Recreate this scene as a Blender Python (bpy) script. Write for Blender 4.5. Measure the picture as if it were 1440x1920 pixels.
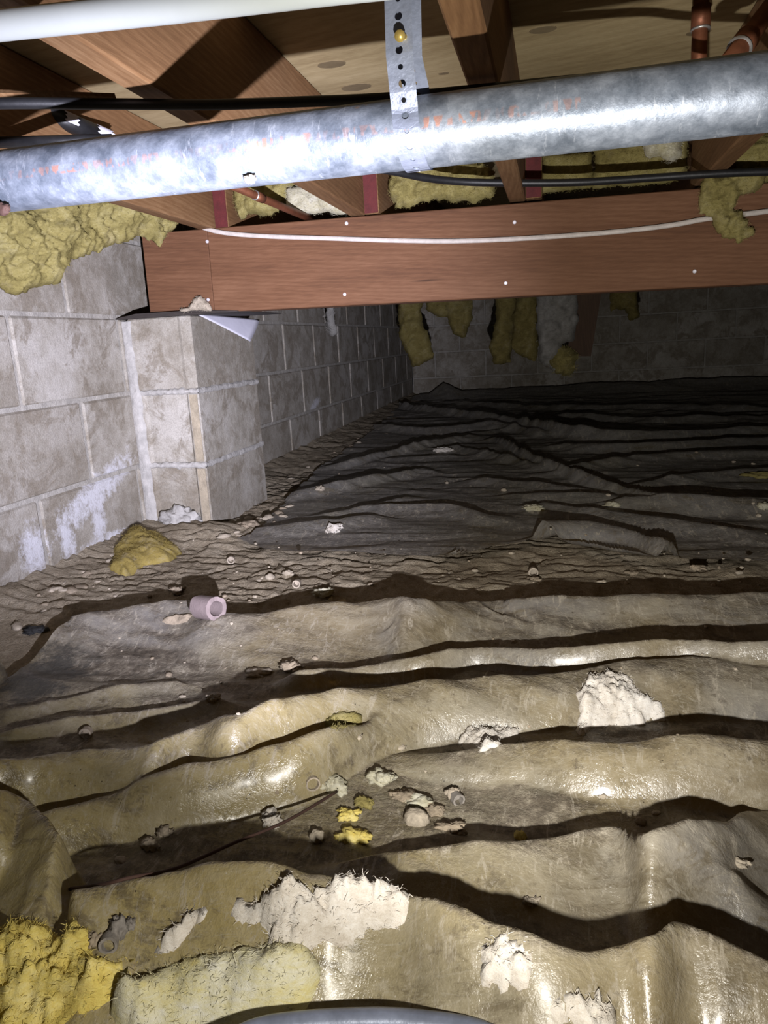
import bpy, bmesh, math, random
import numpy as np
from mathutils import Matrix, Vector

for o in list(bpy.data.objects): bpy.data.objects.remove(o)
SC = bpy.context.scene
COL = SC.collection
random.seed(7)

# ------------------------------------------------------------------ camera
FPX = 1344.74
CAM = np.array([1.1409, 0.0, 0.5])
CR = np.array([0.97254515, 0.22683492, -0.05197924])
CU = np.array([-0.00308046, 0.23588967, 0.97177496])
CF = np.array([-0.23269387, 0.94493491, -0.23011211])
cd = bpy.data.cameras.new('camera'); cam = bpy.data.objects.new('camera', cd); COL.objects.link(cam)
cam.matrix_world = Matrix(((CR[0], CU[0], -CF[0], CAM[0]), (CR[1], CU[1], -CF[1], CAM[1]), (CR[2], CU[2], -CF[2], CAM[2]), (0, 0, 0, 1)))
cd.sensor_fit = 'VERTICAL'; cd.sensor_height = 36.0; cd.lens = FPX * 36.0 / 1920.0
cd.clip_start = 0.01; cd.clip_end = 50
SC.camera = cam

# ------------------------------------------------------------------ world, light, exposure
w = bpy.data.worlds.new('world'); SC.world = w; w.use_nodes = True
w.node_tree.nodes['Background'].inputs[0].default_value = (0.25, 0.28, 0.35, 1)
w.node_tree.nodes['Background'].inputs[1].default_value = 0.02
LIGHT = np.array([1.15, 0.10, 0.305])            # hand torch held below the lens
def torch(name, energy, color, angle, blend, target, radius):
    l = bpy.data.lights.new(name, 'SPOT'); l.energy = energy; l.color = color
    l.spot_size = math.radians(angle); l.spot_blend = blend; l.shadow_soft_size = radius
    o = bpy.data.objects.new(name, l); COL.objects.link(o); o.location = LIGHT
    o.rotation_euler = (Vector(target) - Vector(LIGHT)).to_track_quat('-Z', 'Y').to_euler()
def aim(az, el):
    a, e = math.radians(az), math.radians(el)
    return (LIGHT[0] + math.sin(a) * math.cos(e), LIGHT[1] + math.cos(a) * math.cos(e), LIGHT[2] + math.sin(e))
torch('torch_core', 300, (0.80, 0.80, 1.0), 64, 1.0, aim(-31, 9), 0.006)
torch('torch_beam', 62, (1.0, 0.97, 0.94), 90, 1.0, aim(-4, 6), 0.006)
torch('torch_spill', 10.0, (1.0, 0.95, 0.86), 165, 0.6, aim(-8, 0), 0.006)
SC.view_settings.view_transform = 'Standard'; SC.view_settings.look = 'None'
SC.view_settings.gamma = 1.0; SC.view_settings.use_curve_mapping = False
SC.view_settings.exposure = 0.0
SC.cycles.max_bounces = 5; SC.cycles.diffuse_bounces = 3; SC.cycles.glossy_bounces = 2; SC.cycles.transmission_bounces = 3; SC.cycles.transparent_max_bounces = 5

# ------------------------------------------------------------------ helpers: picture point -> place
def ray(px, py): return (px - 720) / FPX * CR + (960 - py) / FPX * CU + CF
def hit(px, py, axis, v):
    d = ray(px, py); return CAM + (v - CAM[axis]) / d[axis] * d
def proj(P):
    d = np.asarray(P) - CAM; z = d @ CF
    return 720 + FPX * (d @ CR) / z, 960 - FPX * (d @ CU) / z

# ------------------------------------------------------------------ helpers: noise (numpy)
_rs = np.random.RandomState(3); _perm = _rs.permutation(256).astype(np.int64); _perm = np.concatenate([_perm, _perm, _perm])
_g = _rs.normal(size=(256, 3)); _g /= np.linalg.norm(_g, axis=1)[:, None]
def pnoise(x, y, z=0.0):
    x, y, z = np.broadcast_arrays(np.asarray(x, float), np.asarray(y, float), np.asarray(z, float))
    xi, yi, zi = np.floor(x).astype(np.int64), np.floor(y).astype(np.int64), np.floor(z).astype(np.int64)
    xf, yf, zf = x - xi, y - yi, z - zi
    u, v, t = [a * a * a * (a * (a * 6 - 15) + 10) for a in (xf, yf, zf)]
    r = 0
    for i in (0, 1):
        for j in (0, 1):
            for k in (0, 1):
                h = _perm[_perm[_perm[(xi + i) & 255] + ((yi + j) & 255)] + ((zi + k) & 255)]
                g = _g[h]
                d = g[..., 0] * (xf - i) + g[..., 1] * (yf - j) + g[..., 2] * (zf - k)
                r = r + d * (u if i else 1 - u) * (v if j else 1 - v) * (t if k else 1 - t)
    return r * 1.4
def fbm(x, y, z=0.0, oct=4, gain=0.5):
    a, f, r = 1.0, 1.0, 0
    for o in range(oct):
        r = r + a * pnoise(x * f + 17.3 * o, y * f + 5.1 * o, np.asarray(z) * f + 9.7 * o); a *= gain; f *= 2.07
    return r
def ridged(x, y, z=0.0, oct=3):
    a, f, r = 1.0, 1.0, 0
    for o in range(oct):
        r = r + a * (1 - np.abs(pnoise(x * f + 31.7 * o, y * f + 3.3 * o, np.asarray(z) * f)) * 2); a *= .5; f *= 2.1
    return r

# ------------------------------------------------------------------ helpers: objects
def tag(o, label=None, cat=None, group=None, kind=None):
    if label: o['label'] = label
    if cat: o['category'] = cat
    if group: o['group'] = group
    if kind: o['kind'] = kind
    return o
def mesh_obj(name, verts, faces, mat, parent=None, smooth=False):
    me = bpy.data.meshes.new(name)
    me.from_pydata([tuple(map(float, v)) for v in verts], [], [tuple(map(int, f)) for f in faces])
    me.materials.append(mat)
    if smooth: me.polygons.foreach_set('use_smooth', [True] * len(me.polygons))
    me.update()
    o = bpy.data.objects.new(name, me); COL.objects.link(o); o.parent = parent
    return o
def empty(name, loc=(0, 0, 0)):
    o = bpy.data.objects.new(name, None); COL.objects.link(o); o.location = loc; o.empty_display_size = .05
    return o
def local(verts, parent):
    v = np.asarray(verts, float)
    return v - np.array(parent.location) if parent is not None and parent.type == 'EMPTY' else v
class MB:
    def __init__(s): s.v = []; s.f = []
    def add(s, v, f):
        n = len(s.v); s.v += [tuple(q) for q in v]; s.f += [tuple(i + n for i in q) for q in f]
    def box(s, a, b):
        x0, y0, z0 = a; x1, y1, z1 = b
        s.add([(x0,y0,z0),(x1,y0,z0),(x1,y1,z0),(x0,y1,z0),(x0,y0,z1),(x1,y0,z1),(x1,y1,z1),(x0,y1,z1)],
              [(0,3,2,1),(4,5,6,7),(0,1,5,4),(1,2,6,5),(2,3,7,6),(3,0,4,7)])
    def tube(s, pts, r, n=16, sy=1.0, caps=True, up=(0, 0, 1)):
        pts = [np.array(p, float) for p in pts]; rings = []
        for i, p in enumerate(pts):
            t = pts[min(i + 1, len(pts) - 1)] - pts[max(i - 1, 0)]; t /= np.linalg.norm(t)
            uu = np.array(up, float)
            if abs(t @ uu) > .95: uu = np.array((0, 1, 0.))
            a = np.cross(t, uu); a /= np.linalg.norm(a); b = np.cross(a, t)
            rr = r[i] if hasattr(r, '__len__') else r
            rings.append([p + rr * (math.cos(2*math.pi*k/n) * a * sy + math.sin(2*math.pi*k/n) * b) for k in range(n)])
        v = [q for R in rings for q in R]; f = []
        for i in range(len(pts) - 1):
            for k in range(n): f.append((i*n+k, i*n+(k+1) % n, (i+1)*n+(k+1) % n, (i+1)*n+k))
        if caps: f.append(tuple(range(n))[::-1]); f.append(tuple(range((len(pts)-1)*n, len(pts)*n)))
        s.add(v, f)
    def build(s, name, mat, parent=None, smooth=False):
        return mesh_obj(name, local(s.v, parent) if parent is not None else s.v, s.f, mat, parent, smooth)
def spline(pts, n):
    P = np.array(pts, float); m = len(P); out = []
    for i in range(m - 1):
        p0, p1, p2, p3 = P[max(i-1, 0)], P[i], P[i+1], P[min(i+2, m-1)]
        for k in range(n):
            t = k / n
            out.append(.5 * ((2*p1) + (-p0+p2)*t + (2*p0-5*p1+4*p2-p3)*t*t + (-p0+3*p1-3*p2+p3)*t**3))
    out.append(P[-1]); return out
def autosmooth(o, deg=40):
    me = o.data; me.polygons.foreach_set('use_smooth', [True] * len(me.polygons))
    try: me.set_sharp_from_angle(angle=math.radians(deg))
    except Exception: pass

# ------------------------------------------------------------------ helpers: materials
class NT:
    def __init__(s, name):
        s.m = bpy.data.materials.new(name); s.m.use_nodes = True; s.t = s.m.node_tree; s.t.nodes.clear()
        s.out = s.t.nodes.new('ShaderNodeOutputMaterial')
    def n(s, t, **kw):
        nd = s.t.nodes.new('ShaderNode' + t)
        for k, v in kw.items():
            if k == 'op': nd.operation = v
            elif k == 'ins':
                for kk, vv in v.items(): s.set(nd.inputs[kk], vv)
            else: setattr(nd, k, v)
        return nd
    def set(s, inp, v):
        if hasattr(v, 'is_output'): s.t.links.new(v, inp)
        else:
            if inp.type == 'RGBA' and not hasattr(v, '__len__'): v = (v, v, v, 1)
            if isinstance(v, tuple) and len(v) == 3 and inp.type == 'RGBA': v = v + (1,)
            inp.default_value = v
    def pos(s): return s.n('NewGeometry').outputs['Position']
    def objc(s): return s.n('TexCoord').outputs['Object']
    def map(s, v, scale=(1, 1, 1), loc=(0, 0, 0), rot=(0, 0, 0)):
        return s.n('Mapping', ins={'Vector': v, 'Scale': scale, 'Location': loc, 'Rotation': rot}).outputs[0]
    def noise(s, v, sc, det=4, rough=.55, dist=0.0):
        return s.n('TexNoise', ins={'Vector': v, 'Scale': sc, 'Detail': det, 'Roughness': rough, 'Distortion': dist}).outputs['Fac']
    def vor(s, v, sc, feature='F1', out='Distance'):
        return s.n('TexVoronoi', feature=feature, ins={'Vector': v, 'Scale': sc}).outputs[out]
    def ramp(s, fac, stops, interp='LINEAR'):
        r = s.n('ValToRGB'); r.color_ramp.interpolation = interp
        e = r.color_ramp.elements
        while len(e) < len(stops): e.new(.5)
        for k, (p, c) in enumerate(stops):
            e[k].position = p; e[k].color = (c, c, c, 1) if not hasattr(c, '__len__') else tuple(c) + (1,)
        s.set(r.inputs[0], fac); return r.outputs[0]
    def mix(s, fac, a, b, bt='MIX'):
        m = s.n('Mix', data_type='RGBA', blend_type=bt)
        s.set(m.inputs[0], fac); s.set(m.inputs[6], a); s.set(m.inputs[7], b); return m.outputs[2]
    def math(s, op, a, b=0.0, c=None, clamp=False):
        m = s.n('Math', op=op); m.use_clamp = clamp; s.set(m.inputs[0], a); s.set(m.inputs[1], b)
        if c is not None: s.set(m.inputs[2], c)
        return m.outputs[0]
    def sep(s, v):
        x = s.n('SeparateXYZ', ins={0: v}); return x.outputs
    def bump(s, h, strength=.3, dist=.005):
        return s.n('Bump', ins={'Height': h, 'Strength': strength, 'Distance': dist}).outputs[0]
    def rand(s): return s.n('ObjectInfo').outputs['Random']
    def bsdf(s, color, rough=.7, normal=None, metal=0.0, spec=.5, **kw):
        b = s.n('BsdfPrincipled', ins={'Base Color': color, 'Roughness': rough, 'Metallic': metal, 'Specular IOR Level': spec})
        if normal is not None: s.set(b.inputs['Normal'], normal)
        for k, v in kw.items(): s.set(b.inputs[k], v)
        return b.outputs[0]
    def done(s, sh): s.t.links.new(sh, s.out.inputs[0]); return s.m

def mat_block():
    t = NT('concrete_block'); p = t.pos()
    big = t.noise(p, 5, 5, .6); fine = t.noise(p, 260, 3, .7); mid = t.noise(p, 40, 5, .65)
    c = t.ramp(big, [(.38, (.20, .17, .125)), (.5, (.35, .318, .265)), (.62, (.47, .44, .395))])
    c = t.mix(t.math('MULTIPLY', t.rand(), .55), c, (.22, .19, .145))
    # brown damp blotches towards block edges
    c = t.mix(t.ramp(t.noise(p, 9, 6, .7, .6), [(.50, 0.0), (.58, .85)]), c, (.16, .125, .08))
    c = t.mix(.3, c, t.ramp(mid, [(.3, (.27, .25, .215)), (.7, (.46, .44, .40))]), 'MIX')
    c = t.mix(.35, c, t.ramp(fine, [(.25, .15), (.75, .85)]), 'OVERLAY')
    pit = t.ramp(t.vor(p, 120), [(.02, 1.0), (.09, 0.0)])
    pit = t.math('MULTIPLY', pit, t.ramp(t.noise(p, 30, 2), [(.55, 0.0), (.7, 1.0)]))
    c = t.mix(t.math('MULTIPLY', pit, .7), c, (.03, .025, .02))
    # efflorescence: white salt bloom low on the near left wall
    x, y, z = t.sep(p)
    def blob(cy, cz, ry, rz, slope=0.0):
        dy = t.math('DIVIDE', t.math('SUBTRACT', y, cy), ry)
        zz = t.math('SUBTRACT', t.math('SUBTRACT', z, cz), t.math('MULTIPLY', t.math('SUBTRACT', y, cy), slope))
        dz = t.math('DIVIDE', zz, rz)
        return t.math('SUBTRACT', 1.0, t.math('ADD', t.math('MULTIPLY', dy, dy), t.math('MULTIPLY', dz, dz)))
    m = blob(1.58, .165, .20, .050, .35)
    m = t.math('MAXIMUM', m, blob(1.44, .085, .035, .085)); m = t.math('MAXIMUM', m, blob(1.33, .085, .055, .07))
    m = t.math('MAXIMUM', m, blob(1.57, .10, .035, .09)); m = t.math('MAXIMUM', m, blob(1.60, .035, .12, .022, -.05))
    m = t.math('MAXIMUM', m, blob(2.42, .17, .10, .035))
    m = t.math('MAXIMUM', m, blob(3.35, .22, .10, .03, .3))
    m = t.math('ADD', m, t.math('MULTIPLY', t.math('SUBTRACT', t.noise(p, 40, 8, .8), .5), 4.2))
    onleft = t.math('LESS_THAN', x, .03)
    m = t.math('MULTIPLY', t.ramp(m, [(.1, 0.0), (.95, .85)]), onleft)
    c = t.mix(m, c, (.62, .62, .66))
    n = t.bump(t.math('ADD', t.math('ADD', fine, t.math('MULTIPLY', mid, 1.5)), t.math('MULTIPLY', pit, -1.5)), .35, .004)
    return t.done(t.bsdf(c, .92, n, spec=.25))
def mat_mortar(name='mortar', tint=(.42, .395, .35)):
    t = NT(name); p = t.pos()
    a = t.noise(p, 35, 6, .7)
    c = t.ramp(a, [(.25, tuple(q * .6 for q in tint)), (.6, tint), (.8, tuple(min(1, q * 1.25) for q in tint))])
    return t.done(t.bsdf(c, .95, t.bump(t.noise(p, 90, 5, .7), .7, .006), spec=.2))
def mat_wood(name, dark, mid, light, scale=(1, 1, 1), knots=True, rough=.75, grain=1.0):
    # grain runs along the axis whose scale is small
    t = NT(name); p = t.pos()
    off = t.n('VectorMath', op='ADD', ins={0: p}); 
    rv = t.n('CombineXYZ', ins={0: t.math('MULTIPLY', t.rand(), 7.0), 1: t.math('MULTIPLY', t.rand(), 3.0), 2: t.math('MULTIPLY', t.rand(), 5.0)})
    t.set(off.inputs[1], rv.outputs[0]); q = off.outputs[0]
    g = t.map(q, scale)
    warp = t.noise(g, 3.0, 3, .5, .3)
    rings = t.n('TexWave', wave_type='BANDS', bands_direction='DIAGONAL', ins={'Vector': g, 'Scale': 9.0 * grain, 'Distortion': 7.0, 'Detail': 3.0, 'Detail Scale': 1.2, 'Detail Roughness': .6}).outputs['Fac']
    fib = t.noise(t.map(g, (1, 1, 1)), 60, 3, .6)
    f = t.math('ADD', t.math('MULTIPLY', rings, .11), t.math('ADD', t.math('MULTIPLY', warp, .65), t.math('MULTIPLY', fib, .34)))
    c = t.ramp(f, [(.25, dark), (.55, mid), (.85, light)])
    st = t.ramp(t.noise(q, 6, 5, .65), [(.35, 0.0), (.75, .5)]); c = t.mix(st, c, tuple(x * .75 for x in mid))
    if knots:
        k = t.ramp(t.vor(t.map(q, tuple(max(s * .8, .35) for s in scale)), 4.2), [(.02, 1.0), (.085, 0.0)])
        c = t.mix(t.math('MULTIPLY', k, .7), c, tuple(x * .35 for x in dark))
    n = t.bump(fib, .2, .002)
    return t.done(t.bsdf(c, rough, n, spec=.3))
def mat_plain(name, col, rough=.6, metal=0.0, nscale=30, var=.25, bump=.2, spec=.4):
    t = NT(name); p = t.pos(); a = t.noise(p, nscale, 5, .65)
    c = t.ramp(a, [(.25, tuple(x * (1 - var) for x in col)), (.75, tuple(min(1, x * (1 + var)) for x in col))])
    return t.done(t.bsdf(c, rough, t.bump(t.noise(p, nscale * 4, 3), bump, .002), metal, spec))
def mat_insul(name, c0, c1, c2, dust=.3):
    t = NT(name); p = t.pos()
    a = t.noise(p, 16, 6, .7, .8); b = t.noise(t.map(p, (1, 1, 3.2)), 70, 5, .75, 1.2); f = t.noise(p, 420, 3, .8, 2.0)
    c = t.ramp(t.math('ADD', t.math('MULTIPLY', a, .6), t.math('MULTIPLY', b, .4)), [(.3, c0), (.5, c1), (.68, c2)])
    c = t.mix(t.ramp(t.noise(p, 28, 5, .7), [(.55, 0.0), (.75, dust)]), c, (.33, .28, .20))
    c = t.mix(t.ramp(t.noise(p, 75, 4, .7), [(.66, 0.0), (.74, .8)]), c, (.05, .04, .02))
    c = t.mix(.3, c, t.ramp(f, [(.3, .2), (.7, .8)]), 'OVERLAY')
    n = t.bump(t.math('ADD', t.math('ADD', t.math('MULTIPLY', b, 2.0), f), t.math('MULTIPLY', t.noise(p, 180, 4, .8, 1.5), 1.6)), .38, .005)
    pr = t.bsdf(c, .95, n, spec=.1)
    tr = t.n('BsdfTranslucent', ins={'Color': c, 'Normal': n}).outputs[0]
    mx = t.n('MixShader', ins={0: .10, 1: pr, 2: tr})
    return t.done(mx.outputs[0])
def mat_soil():
    t = NT('dry_soil'); p = t.pos()
    a = t.noise(p, 7, 6, .65); b = t.noise(p, 55, 6, .75); f = t.noise(p, 300, 3, .7)
    c = t.ramp(t.math('ADD', t.math('MULTIPLY', a, .55), t.math('MULTIPLY', b, .45)), [(.3, (.15, .115, .075)), (.5, (.36, .30, .215)), (.7, (.52, .455, .35))])
    c = t.mix(.4, c, t.ramp(f, [(.25, .2), (.75, .8)]), 'OVERLAY')
    sp = t.ramp(t.vor(p, 85), [(.05, 1.0), (.10, 0.0)]); sp = t.math('MULTIPLY', sp, t.ramp(t.noise(p, 23, 2), [(.6, 0.0), (.68, 1.0)]))
    c = t.mix(sp, c, (.5, .45, .36))
    x, y, z = t.sep(p)
    return t.done(t.bsdf(c, .97, t.bump(t.math('ADD', t.math('MULTIPLY', b, 1.4), t.math('MULTIPLY', f, .5)), .9, .010), spec=.12))
def mat_sheet(name, near):
    t = NT(name); p = t.pos(); x, y, z = t.sep(p)
    big = t.noise(p, 3.2, 5, .6); med = t.noise(t.map(p, (.5, 1.3, 1)), 17, 5, .72, .5); fin = t.noise(p, 150, 3, .75)
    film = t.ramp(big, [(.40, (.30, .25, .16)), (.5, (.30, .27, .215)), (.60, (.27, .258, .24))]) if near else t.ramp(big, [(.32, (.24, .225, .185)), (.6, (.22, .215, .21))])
    if near:   # the film is yellowed where insulation dust has soaked in, near the camera on the left
        yel = t.math('MULTIPLY', t.math('SUBTRACT', 1.05, y, clamp=True), 1.6, clamp=True)
        yel = t.math('MULTIPLY', yel, t.math('MULTIPLY', t.math('SUBTRACT', 1.30, x, clamp=True), 1.4, clamp=True))
        film = t.mix(t.math('MULTIPLY', yel, .9), film, (.56, .45, .16))
    m = t.math('ADD', t.math('MULTIPLY', med, .6), t.math('MULTIPLY', big, .4))
    m = t.math('ADD', m, t.math('MULTIPLY', t.math('SUBTRACT', fin, .5), .32))
    dust = t.ramp(m, [(.38, 0.0), (.54, 1.0)])
    # folds shed their dirt: only flatter film holds it
    nz = t.sep(t.n('NewGeometry').outputs['Normal'])[2]
    flat = t.ramp(t.math('ABSOLUTE', nz), [(.86, .34), (.985, 1.0)])
    dust = t.math('MULTIPLY', dust, flat)
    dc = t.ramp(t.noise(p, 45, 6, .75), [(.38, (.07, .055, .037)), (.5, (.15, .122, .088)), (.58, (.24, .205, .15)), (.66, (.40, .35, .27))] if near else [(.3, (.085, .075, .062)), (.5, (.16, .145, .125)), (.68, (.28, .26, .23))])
    cloud = t.noise(t.map(p, (.7, 1.4, 1)), 15, 6, .78, .7)
    film = t.mix(t.ramp(cloud, [(.49, 0.0), (.62, .45)]), film, t.mix(.5, film, (.62, .57, .45)))      # milky scuffing of the film
    film = t.mix(t.ramp(cloud, [(.39, .75), (.47, 0.0)]), film, (.17, .14, .085))       # grimy patches
    hair = t.noise(t.map(p, (1.0, 4.5, 1), rot=(0, 0, .35)), 42, 4, .8, 1.5)
    film = t.mix(t.ramp(hair, [(.55, 0.0), (.63, .35)]), film, (.56, .52, .42))
    c = t.mix(t.math('MULTIPLY', dust, .9), film, dc)
    for sc_, lo, colr in ((230, .06, (.56, .50, .38)), (100, .04, (.60, .55, .44))):
        fl = t.math('MULTIPLY', t.ramp(t.vor(p, sc_), [(lo, 1.0), (lo * 2.2, 0.0)]), t.ramp(t.noise(p, sc_ * .11, 4, .7), [(.50, 0.0), (.60, 1.0)]))
        c = t.mix(fl, c, colr)
    dk = t.math('MULTIPLY', t.ramp(t.vor(t.map(p, (1, 1, 1), (4, 2, 0)), 130), [(.06, 1.0), (.14, 0.0)]), t.ramp(t.noise(p, 17, 4, .7), [(.55, 0.0), (.64, 1.0)]))
    c = t.mix(dk, c, (.03, .024, .016))
    scuff = t.ramp(t.noise(t.map(p, (2.6, .8, 1), rot=(0, 0, .5)), 26, 5, .82, 1.0), [(.55, 0.0), (.63, .65)])
    c = t.mix(scuff, c, (.48, .43, .34))
    dark = t.ramp(t.noise(p, 34, 6, .8), [(.58, 0.0), (.70, .75)])
    c = t.mix(dark, c, (.09, .072, .05))
    if near:   # dark mould patch at the left rim
        dx = t.math('DIVIDE', t.math('SUBTRACT', x, .335), .10); dy = t.math('DIVIDE', t.math('SUBTRACT', y, .90), .11)
        mm = t.math('SUBTRACT', 1.0, t.math('ADD', t.math('MULTIPLY', dx, dx), t.math('MULTIPLY', dy, dy)))
        mm = t.math('ADD', mm, t.math('MULTIPLY', t.math('SUBTRACT', t.noise(p, 16, 5, .8), .46), 3.0))
        c = t.mix(t.ramp(mm, [(.35, 0.0), (.85, .85)]), c, (.055, .055, .05))
    rough = t.mix(dust, t.ramp(fin, [(.3, .13), (.7, .27)]), .75)
    n = t.bump(t.math('ADD', t.math('MULTIPLY', fin, .08), t.math('MULTIPLY', t.math('MULTIPLY', dust, t.noise(p, 75, 4, .75)), 2.5)), .3, .004)
    clean = t.math('SUBTRACT', 1.0, t.math('MULTIPLY', dust, .85))
    pr = t.bsdf(c, rough, n, spec=.5, **{'Coat Weight': t.math('MULTIPLY', clean, .36), 'Coat Roughness': t.ramp(cloud, [(.4, .17), (.6, .32)]), 'Coat IOR': 1.6})
    tr = t.n('BsdfTranslucent', ins={'Color': t.mix(.6, c, (.52, .36, .10))}).outputs[0]
    mx = t.n('MixShader', ins={0: t.math('MULTIPLY', clean, .30), 1: pr, 2: tr})
    th = t.n('BsdfTransparent', ins={'Color': (.80, .58, .26, 1)}).outputs[0]
    m2 = t.n('MixShader', ins={0: t.math('MULTIPLY', clean, .11), 1: mx.outputs[0], 2: th})
    return t.done(m2.outputs[0])
def mat_galv():
    t = NT('galvanised_steel'); p = t.pos(); x, y, z = t.sep(p)
    sp = t.vor(t.map(p, (1, 1, 1)), 70, 'F1', 'Color'); a = t.noise(p, 26, 6, .7); st = t.noise(t.map(p, (3.0, .6, .6)), 40, 5, .7)
    c = t.ramp(a, [(.36, (.11, .13, .16)), (.5, (.19, .215, .255)), (.64, (.30, .33, .38))])
    c = t.mix(.07, c, t.n('SeparateColor', ins={0: sp}).outputs[0], 'OVERLAY')
    c = t.mix(t.ramp(st, [(.60, 0.0), (.72, .6)]), c, (.56, .59, .64))
    c = t.mix(t.ramp(t.noise(p, 60, 5, .75), [(.66, 0.0), (.74, .8)]), c, (.20, .22, .25))
    # worn orange stencil along the upper front of the pipe: broken upright strokes, no longer readable
    ang = t.math('ARCTAN2', t.math('SUBTRACT', z, .684), t.math('SUBTRACT', .715, y))
    band = t.ramp(t.math('ABSOLUTE', t.math('SUBTRACT', ang, .06)), [(.11, 1.0), (.17, 0.0)])
    letters = t.ramp(t.noise(t.n('CombineXYZ', ins={0: t.math('MULTIPLY', x, 1.0), 1: t.math('MULTIPLY', ang, .012), 2: 0.0}).outputs[0], 190, 1, .4), [(.50, 0.0), (.56, 1.0)])
    gaps = t.ramp(t.noise(t.n('CombineXYZ', ins={0: x, 1: 0.0, 2: 0.0}).outputs[0], 13, 2), [(.44, .12), (.58, 1.0)])
    pr_ = t.math('MULTIPLY', t.math('MULTIPLY', band, letters), gaps)
    pr_ = t.math('MULTIPLY', pr_, t.math('MULTIPLY', t.math('LESS_THAN', x, 1.16), t.ramp(a, [(.3, .3), (.6, .85)])))
    c = t.mix(t.math('MULTIPLY', pr_, .8), c, (.50, .19, .09))
    c = t.mix(t.ramp(t.noise(t.map(p, (1, 1, 1), (3, 1, 2)), 22, 6, .75), [(.69, 0.0), (.76, .7)]), c, (.33, .19, .09))
    n = t.bump(t.math('ADD', a, t.math('MULTIPLY', t.noise(p, 140, 3), .5)), .25, .003)
    return t.done(t.bsdf(c, t.ramp(a, [(.3, .40), (.7, .56)]), n, .45, .5))

M = {}
M['block'] = mat_block(); M['mortar'] = mat_mortar(); M['mortar_pier'] = mat_mortar('pale_mortar', (.47, .45, .42)); M['sand_edge'] = mat_mortar('sandy_mortar', (.40, .34, .25))
M['beam'] = mat_wood('red_fir', (.060, .024, .011), (.135, .060, .028), (.21, .105, .056), (.55, 6, 6.5), True)
M['joist'] = mat_wood('brown_fir', (.085, .038, .014), (.20, .105, .045), (.33, .20, .10), (6, .55, 6.5), True)
M['ply'] = mat_wood('pine_plywood', (.20, .14, .065), (.36, .28, .15), (.47, .38, .22), (1.1, 4.2, 4), False, .8, .55)
M['plug'] = mat_plain('plywood_patch', (.16, .12, .065), .8)
M['dark_board'] = mat_wood('old_board', (.03, .016, .01), (.065, .036, .02), (.10, .06, .035), (6, 6, .55), False)
M['red'] = mat_plain('red_end_paint', (.085, .011, .011), .75, 0, 60, .3)
M['galv'] = mat_galv(); M['strap'] = mat_plain('zinc_strap', (.27, .30, .38), .38, .45, 60, .25, .25)
M['white_pvc'] = mat_plain('white_plastic', (.68, .73, .72), .35, 0, 12, .06, .05)
M['black'] = mat_plain('black_plastic', (.012, .012, .013), .45, 0, 40, .4, .1)
M['white_cable'] = mat_plain('white_cable_sheath', (.50, .45, .41), .5, 0, 60, .2)
M['copper'] = mat_plain('copper', (.19, .07, .035), .5, .55, 35, .35)
M['solder'] = mat_plain('solder', (.40, .38, .36), .4, .7)
M['nail'] = mat_plain('nail_head', (.75, .72, .76), .4, .3)
M['brass'] = mat_plain('brass', (.75, .55, .16), .3, .7)
M['paper'] = mat_plain('silver_white_paper', (.66, .65, .74), .32, 0, 30, .08, .05, .6)
M['shim'] = mat_plain('tar_felt', (.035, .028, .024), .8)
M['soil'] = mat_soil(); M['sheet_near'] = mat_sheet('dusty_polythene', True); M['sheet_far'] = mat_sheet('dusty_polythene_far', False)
M['yellow'] = mat_insul('yellow_fibreglass', (.50, .37, .07), (.74, .60, .17), (.84, .74, .36))
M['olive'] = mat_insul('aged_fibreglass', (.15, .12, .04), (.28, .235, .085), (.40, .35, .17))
M['dusty_yellow'] = mat_insul('dusty_yellow_fibreglass', (.24, .19, .08), (.34, .26, .075), (.36, .31, .19), .8)
M['batt'] = mat_insul('pale_yellow_batt', (.58, .48, .12), (.60, .56, .36), (.68, .67, .61), .2)
M['dim_ins'] = mat_insul('dimmed_dirty_fibreglass', (.08, .062, .02), (.15, .12, .04), (.22, .19, .08))  # far clumps: dirt, plus the weak light beyond the girder put into the colour
M['dim_white'] = mat_insul('dimmed_dirty_white_fibreglass', (.14, .13, .11), (.24, .23, .21), (.34, .33, .31))  # whitish far clumps, darkened in colour for the weak light there as well
M['pale'] = mat_insul('pale_fibreglass', (.36, .32, .17), (.50, .47, .35), (.60, .59, .52))
M['white_ins'] = mat_insul('white_crusted_fibreglass', (.44, .38, .30), (.66, .61, .54), (.80, .77, .72), .4)
M['clod'] = mat_plain('dirt_clod', (.27, .22, .16), .95, 0, 60, .45, .7, .15)
M['pale_clod'] = mat_plain('pale_clod', (.36, .31, .24), .95, 0, 70, .4, .7, .15)
M['shell'] = mat_plain('dry_shell', (.32, .27, .21), .7, 0, 60, .4, .4, .3)
M['greyshell'] = mat_plain('grey_shell', (.20, .18, .16), .7, 0, 60, .5, .4, .3)
M['pink'] = mat_plain('pinkish_clay', (.21, .165, .16), .8, 0, 60, .2, .3, .3)
M['twig'] = mat_plain('red_brown_twig', (.06, .03, .022), .8)
M['hose'] = mat_plain('grey_hose', (.16, .18, .24), .35, .2, 30, .4)
M['charred'] = mat_plain('black_scrap', (.02, .02, .02), .8)

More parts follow.
